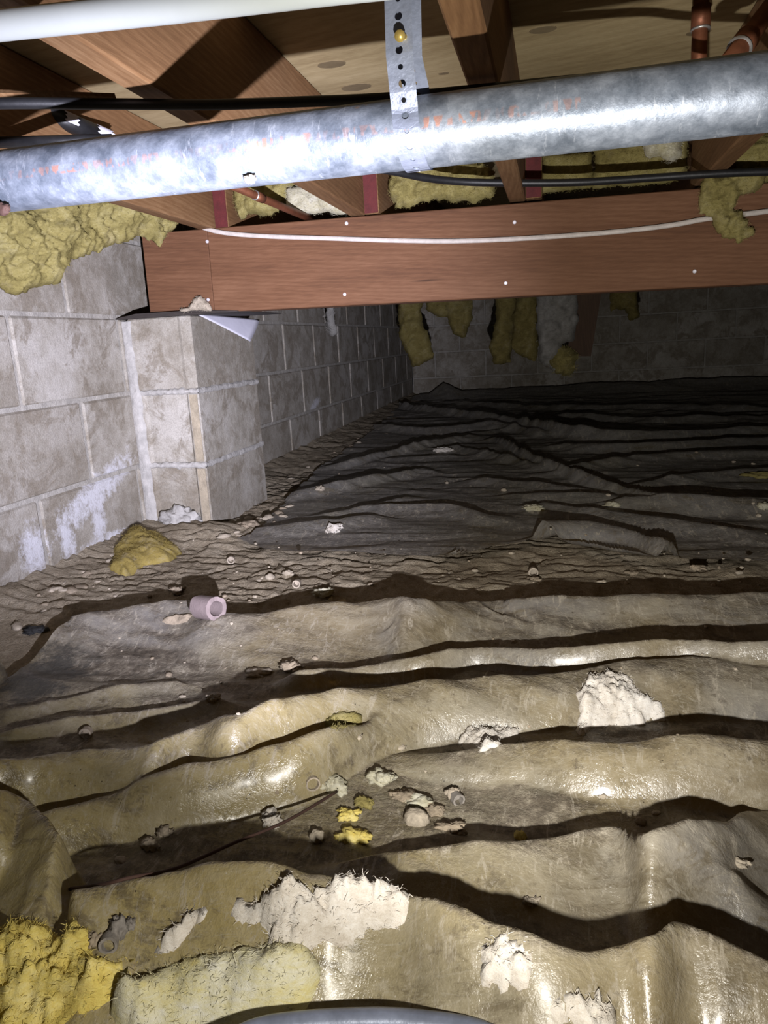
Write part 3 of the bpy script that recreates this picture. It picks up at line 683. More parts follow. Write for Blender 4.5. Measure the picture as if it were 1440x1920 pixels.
# ------------------------------------------------------------------ pipes, strap, cables
gp = MB(); PY, PZ, PR = .715, .684, .0302
gp.tube([(x, PY + .003 * math.sin(x * 3), PZ + .008 - .006 * x) for x in np.linspace(.012, XR - .012, 90)], PR, 48, caps=False)
pipe = gp.build('steel_pipe', M['galv'], None, True); tag(pipe, 'thick galvanised steel pipe with worn orange stencil crossing the view', 'pipe')
for px, py, r, k in [(468, 336, .004, 1), (4, 392, .006, 2)]:
    P = hit(px, py, 1, PY - .022); v, f = lump_mesh(P, (r * 1.5, r * .6, r), 2.2 * k, .35, 2.4, 3)
    mesh_obj('lime_spot', v, f, M['pale_clod'] if k == 1 else M['twig'], pipe, True)
wp = MB(); A = np.array((.55, .585, .770)); B = np.array((1.60, .60, .762))
wp.tube([(.012, .555, hit(0, 48, 1, .58)[2] + .004), hit(-60, 55, 1, .578), hit(0, 48, 1, .58), hit(320, 14, 1, .592), hit(620, -22, 1, .60), hit(900, -52, 1, .605), hit(1500, -110, 1, .61), (XR - .012, .62, hit(1500, -110, 1, .61)[2])], .0112, 28, caps=True)
tag(wp.build('white_pipe', M['white_pvc'], None, True), 'smooth white plastic water pipe at upper left, above the steel pipe', 'pipe')

# perforated hanger strap: a ribbon of plates with real holes, following a path in the y-z plane at x = XS
strap = empty('hanger_strap', (1.010, .68, .62)); tag(strap, 'perforated zinc hanger strap looped under the steel pipe', 'strap')
def ribbon(name, path, xw, pitch, holes, mat, parent, thick=.001, lean=0.0):
    P = [np.array(q, float) for q in path]; L = [0]
    for a, b in zip(P[:-1], P[1:]): L.append(L[-1] + np.linalg.norm(b - a))
    tot = L[-1]; ns = max(1, int(round(tot / pitch))); m = MB()
    def at(s):
        s = min(max(s, 0), tot); return np.array([np.interp(s, L, [q[k] for q in P]) for k in range(3)])
    def nrm(s):
        t = at(s + .002) - at(s - .002); t /= np.linalg.norm(t); n_ = np.cross(t, (1, 0, 0)); return n_ / np.linalg.norm(n_)
    for i in range(ns):
        s0, s1 = tot * i / ns, tot * (i + 1) / ns; sc = (s0 + s1) / 2
        r = holes[i % len(holes)]
        ring = []; outer = []; K = 16; hw, hl = xw / 2, (s1 - s0) / 2
        for k in range(K):
            a = 2 * math.pi * k / K; ca, sa = math.cos(a), math.sin(a)
            q = 1 / max(abs(ca), abs(sa)); outer.append((ca * q * hw, sa * q * hl)); ring.append((ca * r, sa * r))
        for sgn in (1, -1):
            v = []
            for (u, w_) in outer + ring:
                c = at(sc + w_); v.append(c + np.array((u, 0, 0)) + nrm(sc + w_) * thick * .5 * sgn)
            f = [(k, (k+1) % K, K + (k+1) % K, K + k) if sgn > 0 else (K + k, K + (k+1) % K, (k+1) % K, k) for k in range(K)]
            m.add(v, f)
        # hole walls
        v = []
        for sgn in (1, -1):
            for (u, w_) in ring: v.append(at(sc + w_) + np.array((u, 0, 0)) + nrm(sc + w_) * thick * .5 * sgn)
        m.add(v, [(k, (k+1) % K, K + (k+1) % K, K + k) for k in range(K)])
    return m.build(name, mat, parent)
XS = 1.0105
front = [(XS + .006, .668, .975), (XS - .001, .676, .74), (XS, .680, .712)]
for a in np.linspace(math.radians(160), math.radians(270), 10):
    front.append((XS + .0025 * (a - 2.8), PY + (PR + .0012) * math.cos(a), PZ + .002 + (PR + .0012) * math.sin(a)))
ribbon('front_band', front, .0235, .0128, [.0032, .0022], M['strap'], strap)
back = [(XS + .010, .682, .975), (XS + .0045, .690, .74), (XS + .006, .742, .708)]
for a in np.linspace(math.radians(20), math.radians(-90), 10):
    back.append((XS + .005, PY + (PR + .0016) * math.cos(a), PZ + .002 + (PR + .0016) * math.sin(a)))
ribbon('back_band', back, .0235, .0128, [.0022, .0032], M['strap'], strap)
P = hit(752, 70, 1, .668); m = MB(); m.tube([P + (0.004, .03, .008), P + (0, -.004, 0)], .0026, 10); m.tube([P + (0.0, -.003, 0), P + (0, -.006, -.001)], .0046, 10); m.build('screw', M['brass'], strap, True)

wc = MB(); pts = [hit(325, 398, 1, 1.84), hit(345, 410, 1, 1.80), hit(390, 430, 1, 1.783), hit(440, 439, 1, 1.782), hit(520, 444, 1, 1.782), hit(620, 447, 1, 1.782), hit(740, 451, 1, 1.782), hit(860, 452, 1, 1.782), hit(1000, 446, 1, 1.782), hit(1150, 435, 1, 1.782), hit(1260, 422, 1, 1.780), hit(1320, 411, 1, 1.78), hit(1400, 401, 1, 1.78), hit(1500, 390, 1, 1.78), hit(1640, 382, 1, 1.78)]
wc.tube(spline(pts, 6), .0055, 10, .55)
tag(wc.build('electric_cable', M['white_cable'], None, True), 'flat white electric cable sagging along the girder face', 'cable')
bc = MB(); pts = [hit(640, 305, 1, 1.50), hit(740, 322, 1, 1.55), hit(800, 334, 1, 1.6), hit(870, 341, 1, 1.64), hit(960, 343, 1, 1.66), hit(1080, 342, 1, 1.67), hit(1200, 335, 1, 1.68), hit(1320, 327, 1, 1.68), hit(1440, 322, 1, 1.68), hit(1640, 318, 1, 1.68)]
bc.tube(spline(pts, 5), .0078, 12)
tag(bc.build('black_cable', M['black'], None, True), 'thick black cable hanging in front of the joist ends on the right', 'cable')
bt = MB(); pts = [*[hit(px, py, 2, .789) for px, py in [(-120, 202), (0, 194), (200, 195), (400, 196), (560, 191), (720, 184), (900, 168), (1060, 152), (1200, 142), (1290, 147), (1500, 150)]]]
bt.tube(spline(pts, 5), .0062, 12)
tag(bt.build('black_cable', M['black'], None, True), 'black cable running under the joists just above the steel pipe', 'cable')
lath = MB(); lath.tube([hit(-80, 176, 1, .86), hit(60, 178, 1, .87), hit(215, 184, 1, .885)], .0055, 4)
tag(lath.build('wood_lath', M['joist']), 'thin pale wooden lath at the left edge under the joists', 'lath')
ab = empty('drain_pipe', hit(130, 235, 1, 1.25)); tag(ab, 'black plastic pipe with white labels in the dark upper left', 'pipe')
a0, a1 = hit(60, 200, 1, 1.18), hit(205, 262, 1, 1.30); m = MB(); m.tube([a0, a1], .0165, 20); m.build('tube', M['black'], ab, True)
dr = (a1 - a0) / np.linalg.norm(a1 - a0)
for t, w_ in [(.45, .022), (.90, .028)]:
    c = a0 + (a1 - a0) * t; m = MB(); rr_ = .0169; v, f = [], []
    sd = np.cross(dr, (0, 0, 1)); sd /= np.linalg.norm(sd); upv = np.cross(sd, dr)
    for i in range(9):
        an = math.radians(-20 + 9 * i + (10 if t > .5 else 0))
        for k in (-.5, .5): v.append(c + dr * w_ * k * (1 + .25 * math.sin(i * 2.1)) + rr_ * (math.cos(an) * sd + math.sin(an) * upv))
    for i in range(8): f.append((2*i, 2*i+1, 2*i+3, 2*i+2))
    m.add(v, f); m.build('label', M['paper'], ab)
for k, (p0, p1, y0, y1, r, lab) in enumerate([((-30, 268), (210, 262), 1.02, 1.05, .008, 'thin black cable lying against the top of the steel pipe at far left'),
                                           ((-40, 215), (120, 262), 1.40, 1.45, .014, 'dark pipe slanting down in the shadows at far left')]):
    m = MB(); m.tube([hit(*p0, 1, y0), hit(*p1, 1, y1)], r, 14); tag(m.build('black_cable' if k == 0 else 'drain_pipe', M['black'], None, True), lab, 'cable' if k == 0 else 'pipe')
# copper lines
def copper(name, pts, r, rings, label):
    o = empty(name, pts[0]); tag(o, label, 'pipe'); m = MB(); m.tube(pts, r, 18); m.build('tube', M['copper'], o, True)
    for t in rings:
        c = np.array(pts[0]) + (np.array(pts[-1]) - np.array(pts[0])) * t; d = np.array(pts[-1]) - np.array(pts[0]); d /= np.linalg.norm(d)
        m = MB(); m.tube([c - d * .014, c + d * .014], r * 1.22, 18); m.build('coupling', M['copper'], o, True)
        m = MB(); m.tube([c - d * .016, c - d * .0135], r * 1.26, 18); m.build('solder_ring', M['solder'], o, True)
copper('copper_pipe', [hit(1308, 200, 1, 1.20), hit(1311, 90, 1, 1.20), (hit(1315, 0, 1, 1.2)[0], 1.2, .983)], .0105, [.62], 'upright copper pipe rising to the plywood at upper right')
copper('copper_pipe', [hit(1350, 140, 1, 1.0), hit(1450, 8, 1, 1.13)], .012, [.42], 'slanting copper pipe with a soldered coupling at the upper right corner')
copper('copper_pipe', [hit(405, 335, 1, 1.45), hit(600, 418, 1, 1.86)], .0085, [.36], 'slanting copper pipe going behind the girder below the steel pipe')

# ------------------------------------------------------------------ insulation: outlines in a plane with real thickness
def inside(poly, U, V):
    r = np.zeros(U.shape, bool); n = len(poly); j = n - 1
    for i in range(n):
        (x0, y0), (x1, y1) = poly[i], poly[j]
        c = ((y0 > V) != (y1 > V)) & (U < (x1 - x0) * (V - y0) / (y1 - y0 + 1e-12) + x0); r ^= c; j = i
    return r
def edge_dist(poly, U, V):
    d = np.full(U.shape, 1e9); n = len(poly)
    for i in range(n):
        a, b = np.array(poly[i]), np.array(poly[(i + 1) % n]); e = b - a
        t = np.clip(((U - a[0]) * e[0] + (V - a[1]) * e[1]) / (e @ e + 1e-12), 0, 1)
        d = np.minimum(d, np.hypot(U - a[0] - t * e[0], V - a[1] - t * e[1]))
    return d
def pad(name, P3, axes, step, thick, mat, seed, label, cat, group=None, rough=1.0, back=.35, fibres=250, parent=None, base=None, flat=False, freq=1.0, jag=.011, crease=.2):
    """P3: outline points; axes: (origin, U, V, N). Front bulges along N by thick; base(x,y) keeps the underside on the ground"""
    O, Ua, Va, Na = [np.array(q, float) for q in axes]
    poly = [((np.array(p) - O) @ Ua, (np.array(p) - O) @ Va) for p in P3]
    us, vs = [p[0] for p in poly], [p[1] for p in poly]; mg = thick * .8
    X, Y = np.meshgrid(np.arange(min(us) - mg, max(us) + mg, step), np.arange(min(vs) - mg, max(vs) + mg, step))
    sd = np.where(inside(poly, X, Y), 1, -1) * edge_dist(poly, X, Y)
    sd = sd + min(thick * .32, jag) * rough * fbm(X * 24 * freq + seed, Y * 24 * freq, seed, 4, .55)
    K = sd > 0
    t = np.clip(sd / (thick * (1.1 if base is None else 1.3)), 0, 1); prof = np.sqrt(1 - (1 - t) ** 2) if base is None else .55 * np.sqrt(1 - (1 - t) ** 2) + .45 * t
    nz = .65 * fbm(X * 12 * freq + seed * 3, Y * 12 * freq, seed, 5, .6) + crease * (ridged(X * 24 * freq + seed, Y * 38 * freq + .8 * fbm(X * 20, Y * 20), seed * .3, 3) - 1.0)
    nz = nz + .13 * (ridged(X * 62 * freq + 1.5 * fbm(X * 30, Y * 30, seed, 2), Y * 80 * freq, seed * .7, 2) - .9)
    H = thick * prof * np.clip(.75 + rough * nz, .08, 1.45)
    B = -thick * back * prof
    idx = -np.ones(X.shape, int); q = K[:-1, :-1] & K[1:, :-1] & K[:-1, 1:] & K[1:, 1:]
    use = np.zeros_like(K); use[:-1, :-1] |= q; use[1:, :-1] |= q; use[:-1, 1:] |= q; use[1:, 1:] |= q
    full = np.zeros_like(K); full[1:-1, 1:-1] = q[:-1, :-1] & q[1:, :-1] & q[:-1, 1:] & q[1:, 1:]
    gy_, gx_ = np.gradient(sd, step); gg = np.maximum(gx_ ** 2 + gy_ ** 2, .2); rim = use & ~full      # ease the rim onto the outline
    X = np.where(rim, X - np.clip(sd * gx_ / gg, -1.2 * step, 1.2 * step), X); Y = np.where(rim, Y - np.clip(sd * gy_ / gg, -1.2 * step, 1.2 * step), Y)
    H = np.where(rim, 0, H)
    nn = int(use.sum()); 
    if nn < 4: return None
    idx[use] = np.arange(nn)
    W = O + X[use][:, None] * Ua + Y[use][:, None] * Va
    g = 0
    if base is not None: g = base(W[:, 0], W[:, 1])[:, None] * np.array((0, 0, 1.0))
    top = W + g + H[use][:, None] * Na; bot = W + g + (B[use][:, None] if base is None else -.004) * Na
    V3 = np.concatenate([top, bot]); a, b, c, d = idx[:-1, :-1][q], idx[:-1, 1:][q], idx[1:, 1:][q], idx[1:, :-1][q]
    F = [tuple(r) for r in np.stack([a, b, c, d], 1)] + [tuple(r) for r in np.stack([d, c, b, a], 1) + nn]
    cnt = {}
    for r in F[:len(a)]:
        for k in range(4): e = (r[k], r[(k+1) % 4]); cnt[e] = 1
    for (i, j) in list(cnt):
        if (j, i) not in cnt: F.append((j, i, i + nn, j + nn))
    if fibres:      # loose glass fibres lying over the surface
        rs = np.random.RandomState(int(seed * 100)); nf = int(np.clip(nn * step * step * 2.2e5, 150, 9000)) if step < .006 else 500
        i0 = rs.randint(0, nn, nf); P = top[i0] + rs.normal(size=(nf, 3)) * step * .4; D = rs.normal(size=(nf, 3)); D -= (D @ Na)[:, None] * Na[None] * .75
        D /= np.linalg.norm(D, axis=1)[:, None]; L = rs.uniform(.002, .0065, nf)[:, None] * (1 if step < .006 else 2.5); S = np.cross(D, rs.normal(size=(nf, 3))); S /= np.linalg.norm(S, axis=1)[:, None]
        wd = .00022 if step < .006 else .0006; C = Na[None] * L * .28 + rs.normal(size=(nf, 3)) * L * .12
        Q = np.stack([P - S * wd, P + S * wd, P + D * L * .5 + C - S * wd, P + D * L * .5 + C + S * wd, P + D * L + C * .6], 1).reshape(-1, 3)
        k0 = len(V3); V3 = np.concatenate([V3, Q]); b0 = k0 + 5 * np.arange(nf)
        F += [tuple(r) for r in np.stack([b0, b0 + 1, b0 + 3, b0 + 2], 1)] + [tuple(r) for r in np.stack([b0 + 2, b0 + 3, b0 + 4], 1)]
    if parent is None:
        o = mesh_obj(name, V3, F, mat, None, True); tag(o, label, cat, group)
    else: o = mesh_obj(name, local(V3, parent), F, mat, parent, True)
    return o
def vpad(name, pxs, p0, p1, thick, mat, seed, label, group=None, step=.005, cat='insulation', parent=None, back=.35, **kw):
    """upright pad in the vertical plane through ground points p0-p1"""
    U = np.array((p1[0] - p0[0], p1[1] - p0[1], 0)); U /= np.linalg.norm(U); N = np.array((U[1], -U[0], 0.0)); O = np.array((p0[0], p0[1], 0.0))
    pts = []
    for px, py in pxs:
        d = ray(px, py); t = ((O - CAM) @ N) / (d @ N); pts.append(CAM + t * d)
    return pad(name, pts, (O, U, np.array((0, 0, 1.0)), N), step, thick, mat, seed, label, cat, group, parent=parent, back=back, **kw)
def fpad(name, pxs, thick, mat, seed, label, group=None, step=.004, cat='insulation', z=0.01, **kw):
    pts = [land(px, py) for px, py in pxs]; pts = [(p[0], p[1], 0) for p in pts]
    return pad(name, pts, ((0, 0, 0), (1, 0, 0), (0, 1, 0), (0, 0, 1)), step, thick, mat, seed, label, cat, group, base=ground, **kw)
INS = 'insulation_clump'
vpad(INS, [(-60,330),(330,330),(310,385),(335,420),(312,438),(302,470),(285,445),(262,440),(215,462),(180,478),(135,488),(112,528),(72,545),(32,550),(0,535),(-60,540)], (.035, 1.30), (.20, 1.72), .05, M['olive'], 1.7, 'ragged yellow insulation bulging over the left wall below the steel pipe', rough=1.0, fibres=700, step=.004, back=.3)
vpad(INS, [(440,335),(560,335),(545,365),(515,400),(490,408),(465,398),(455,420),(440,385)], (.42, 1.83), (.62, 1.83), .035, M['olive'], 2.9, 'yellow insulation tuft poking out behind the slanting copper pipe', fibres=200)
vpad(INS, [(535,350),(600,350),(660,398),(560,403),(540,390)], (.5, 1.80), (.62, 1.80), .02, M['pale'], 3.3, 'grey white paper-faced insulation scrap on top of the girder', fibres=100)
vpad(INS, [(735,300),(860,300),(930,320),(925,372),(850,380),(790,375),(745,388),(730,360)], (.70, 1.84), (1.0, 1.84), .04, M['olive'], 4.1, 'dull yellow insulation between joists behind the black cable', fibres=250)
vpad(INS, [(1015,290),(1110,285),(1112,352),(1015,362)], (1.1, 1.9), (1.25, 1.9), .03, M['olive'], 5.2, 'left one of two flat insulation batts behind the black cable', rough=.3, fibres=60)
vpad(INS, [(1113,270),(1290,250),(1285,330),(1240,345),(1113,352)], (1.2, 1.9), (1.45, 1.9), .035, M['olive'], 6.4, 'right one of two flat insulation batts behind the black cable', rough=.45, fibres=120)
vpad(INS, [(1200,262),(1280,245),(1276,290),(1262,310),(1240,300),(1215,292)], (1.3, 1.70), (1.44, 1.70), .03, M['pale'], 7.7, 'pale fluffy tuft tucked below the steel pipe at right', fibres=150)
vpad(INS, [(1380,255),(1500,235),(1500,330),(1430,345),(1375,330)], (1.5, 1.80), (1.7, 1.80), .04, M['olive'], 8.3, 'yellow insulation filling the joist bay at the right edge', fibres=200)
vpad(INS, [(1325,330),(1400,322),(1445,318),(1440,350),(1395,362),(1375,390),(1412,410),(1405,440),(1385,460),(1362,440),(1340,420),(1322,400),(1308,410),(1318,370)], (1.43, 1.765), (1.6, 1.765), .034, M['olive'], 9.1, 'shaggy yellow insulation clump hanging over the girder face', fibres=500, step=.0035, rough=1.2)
FG = 'insulation hanging beyond the girder'
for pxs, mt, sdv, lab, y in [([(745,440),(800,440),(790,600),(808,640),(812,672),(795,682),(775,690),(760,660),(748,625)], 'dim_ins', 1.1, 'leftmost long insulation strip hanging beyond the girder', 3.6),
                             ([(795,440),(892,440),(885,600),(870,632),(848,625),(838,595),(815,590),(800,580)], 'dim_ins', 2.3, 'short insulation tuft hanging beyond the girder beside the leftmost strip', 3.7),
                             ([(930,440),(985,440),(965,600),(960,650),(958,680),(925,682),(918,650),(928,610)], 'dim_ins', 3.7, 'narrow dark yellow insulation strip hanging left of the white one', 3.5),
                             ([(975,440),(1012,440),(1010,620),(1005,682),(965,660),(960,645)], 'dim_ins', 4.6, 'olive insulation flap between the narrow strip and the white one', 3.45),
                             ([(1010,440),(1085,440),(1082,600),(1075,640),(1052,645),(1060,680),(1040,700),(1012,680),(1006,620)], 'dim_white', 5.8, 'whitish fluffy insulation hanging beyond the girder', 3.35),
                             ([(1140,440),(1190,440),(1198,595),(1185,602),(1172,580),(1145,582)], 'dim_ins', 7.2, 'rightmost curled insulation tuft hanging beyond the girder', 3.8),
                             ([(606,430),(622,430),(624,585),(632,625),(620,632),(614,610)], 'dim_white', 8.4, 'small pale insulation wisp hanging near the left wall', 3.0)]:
    a, b = hit(pxs[0][0], 560, 1, y), hit(pxs[0][0] + 100, 560, 1, y)
    o = vpad(INS, pxs, a[:2], b[:2], .05 if sdv != 8.4 else .02, M[mt], sdv, lab, FG, step=.009, fibres=150, rough=.9)
    if sdv == 5.8:
        vpad('yellow_tip', [(1040,640),(1085,665),(1072,705),(1045,702),(1028,685)], a[:2], b[:2], .06, M['olive'], 6.1, None, step=.009, fibres=60, parent=o)
# loose board hanging among the far insulation
a = [hit(px, py, 1, 3.42) for px, py in [(1103, 424), (1148, 424), (1108, 668), (1062, 668)]]
m = MB(); m.add([*a, *[q + np.array((0, .02, 0)) for q in a]], [(0,1,2,3),(7,6,5,4),(0,4,5,1),(1,5,6,2),(2,6,7,3),(3,7,4,0)])
tag(m.build('hanging_board', M['dark_board']), 'brown board hanging beside the whitish insulation beyond the girder', 'board')
vpad('debris_crust', [(365,560),(375,555),(392,570),(396,582),(340,586),(335,578),(352,576)], (.2, 1.772), (.3, 1.772), .012, M['pale_clod'], 2.2, 'crumbly nest debris on the ledge at the girder end', cat='debris', step=.0025, fibres=40)

# floor insulation and crusts
fpad(INS, [(205,1068),(215,1030),(240,1003),(280,1000),(320,1020),(342,1040),(320,1055),(270,1062),(235,1082)], .06, M['dusty_yellow'], 1.9, 'yellow insulation wedge leaning by the foot of the block pier', fibres=60, rough=.28, z=.05)
fpad(INS, [(-80,1740),(20,1735),(80,1722),(140,1728),(170,1760),(200,1800),(245,1815),(215,1850),(200,1880),(120,1925),(20,1960),(-100,1960)], .036, M['yellow'], 3.4, 'large bright yellow insulation heap in the lower left corner', fibres=300, rough=1.2, step=.003, z=.05, jag=.006, freq=1.5, crease=.4)
fpad(INS, [(225,1850),(300,1822),(360,1798),(430,1782),(500,1780),(580,1790),(600,1830),(585,1880),(560,1905),(420,1960),(250,1960),(200,1900)], .07, M['batt'], 4.9, 'white and yellow fluffy insulation batt at the bottom edge', fibres=300, rough=.6, step=.003, z=.04, jag=.007, freq=1.3)
fpad(INS, [(300,1782),(330,1740),(400,1695),(450,1690),(520,1690),(600,1665),(650,1655),(720,1672),(765,1690),(760,1730),(700,1760),(640,1765),(590,1800),(570,1850),(545,1800),(510,1780),(530,1740),(480,1735),(420,1710),(380,1745),(335,1785)], .028, M['white_ins'], 6.6, 'torn whitish insulation fleece draped across the nearest fold', fibres=300, rough=1.3, step=.0025, z=.04, jag=.006, freq=1.9, crease=.4)
fpad(INS, [(1080,1300),(1100,1280),(1165,1268),(1190,1275),(1205,1300),(1260,1340),(1250,1352),(1180,1360),(1130,1365),(1090,1385),(1085,1345)], .026, M['white_ins'], 7.3, 'white crusted insulation slab lying over a fold at right', fibres=300, rough=1.15, step=.0025, z=.03, freq=1.7, crease=.4)
fpad(INS, [(858,1385),(880,1368),(940,1358),(975,1370),(972,1392),(930,1402),(900,1412),(868,1405)], .035, M['white_ins'], 8.8, 'smaller crusted insulation chunk at the end of a dark fold', fibres=120, rough=.9, step=.0025, z=.02)
fpad('debris_crust', [(900,1790),(940,1765),(985,1775),(1000,1810),(990,1850),(940,1862),(905,1845)], .012, M['white_ins'], 2.7, 'pale dried crust patch on the nearest sheet slope', cat='debris', step=.0022, fibres=60, z=.03, rough=2.0, freq=2.6, jag=.02)
fpad('debris_crust', [(1010,1890),(1060,1865),(1120,1868),(1165,1900),(1150,1950),(1030,1950)], .018, M['white_ins'], 5.7, 'pale crust with yellow bits at the bottom right of centre', cat='debris', step=.0022, fibres=60, z=.03, rough=2.0, freq=2.6, jag=.02)
fpad('debris_crust', [(300,1163),(330,1152),(362,1154),(350,1168),(312,1172)], .010, M['clod'], 9.2, 'flaky dirt crust beside the pink clay ring', cat='debris', step=.003, fibres=0, z=.03, rough=1.0)
fpad(INS, [(605,1352),(640,1345),(680,1340),(672,1362),(620,1375)], .014, M['olive'], 3.9, 'yellow tuft half hidden in the dark fold near the centre', fibres=80, step=.003, z=.02)

# ------------------------------------------------------------------ small debris
def lump(name, px, py, wpx, hpx, mat, seed, label, cat, group=None, amp=.3, freq=2.0, sub=3, spike=0.0, sink=.25):
    P = land(px, py + hpx * .35); dist = np.linalg.norm(P - CAM); k = dist / FPX
    rx = wpx * k * .5; rz = max(hpx * k * .42, .002); ry = (rx + rz) * .45
    rl = random.Random(int(seed * 37)); V, F = [], []
    parts = 1 if (wpx < 16 or amp < .22) else 4 if spike < .25 else 6
    for q in range(parts):
        g = 1.0 if parts == 1 else (.72 if q == 0 else rl.uniform(.28, .55))
        off = np.array((0, 0, 0.)) if q == 0 else np.array((rl.uniform(-.75, .75) * rx, rl.uniform(-.7, .7) * ry, rl.uniform(-.5, .35) * rz))
        v, f = lump_mesh((0, 0, 0), (rx * g, ry * g, rz * g), seed + q * 1.3, amp, freq, sub, rl.uniform(-.5, .5), spike)
        v = v + off + np.array((P[0], P[1], P[2] + rz * (1 - sink) * .8)); F += [tuple(i_ + len(V) for i_ in t_) for t_ in f]; V += list(v)
    v, f = V, F
    o = mesh_obj(name, v, f, mat, None, True); tag(o, label, cat, group); return o, P, rx
def ring_thing(name, px, py, dpx, length, mat, tiltz, label, cat, wall=.28, part=None, yaw=None):
    """short hollow stub lying on its side: outer and inner wall with rims"""
    P = land(px, py + dpx * .4); k = np.linalg.norm(P - CAM) / FPX; r = dpx * k * .5; L = length * r
    n = 22; ax = np.array((math.cos(tiltz), math.sin(tiltz), .12)); ax /= np.linalg.norm(ax); sd = np.cross(ax, (0, 0, 1)); sd /= np.linalg.norm(sd); up = np.cross(sd, ax)
    c = np.array((P[0], P[1], P[2] + r * .85)); v = []; prof = [(r, 0), (r, L), (r * (1 - wall), L), (r * (1 - wall), 0)]
    rr = random.Random(int(px)); jit = [1 + rr.uniform(-.05, .05) for _ in range(n)]
    for rad, l in prof:
        for q in range(n):
            a = 2 * math.pi * q / n; v.append(c + ax * (l - L / 2) * (1 + .12 * (jit[q] - 1) * 10) + rad * jit[q] * (math.cos(a) * sd + math.sin(a) * up))
    f = []
    for s_ in range(4):
        for q in range(n): f.append((s_*n+q, s_*n+(q+1) % n, ((s_+1) % 4)*n+(q+1) % n, ((s_+1) % 4)*n+q))
    if name != 'clay_ring': f.append(tuple(range(3 * n, 4 * n)))
    o = mesh_obj(name, v, f, mat, None, True); autosmooth(o, 50); tag(o, label, cat); return o
ring_thing('clay_ring', 392, 1140, 44, 2.2, M['pink'], -.45, 'pinkish broken pipe stub lying at the sheet edge', 'pipe stub', .36)
ring_thing('shell_ring', 586, 1467, 25, 1.4, M['shell'], -1.0, 'white hollow shell left of the yellow tufts in the middle', 'shell', .2)
ring_thing('shell_ring', 163, 1375, 20, 1.2, M['shell'], -1.3, 'small white ring-shaped shell on the left edge of a dark fold', 'shell', .3)
ring_thing('shell_ring', 557, 1094, 15, 2.0, M['shell'], -1.4, 'small tube-shaped shell standing on the soil past the pink stub', 'shell', .3)
ring_thing('shell_ring', 434, 1050, 14, 2.0, M['shell'], -1.2, 'small tube-shaped shell on the soil near the yellow wedge', 'shell', .3)
ring_thing('shell_ring', 1000, 1073, 18, 1.3, M['shell'], -1.5, 'curled shell on the dark soil strip right of centre', 'shell', .3)
ring_thing('shell_ring', 207, 1768, 28, 1.2, M['greyshell'], -1.2, 'brown grey curled shell above the yellow heap at lower left', 'shell', .3)
ring_thing('shell_ring', 858, 1498, 22, 1.3, M['greyshell'], -1.0, 'dark curled shell right of the shell cluster in the middle', 'shell', .3)
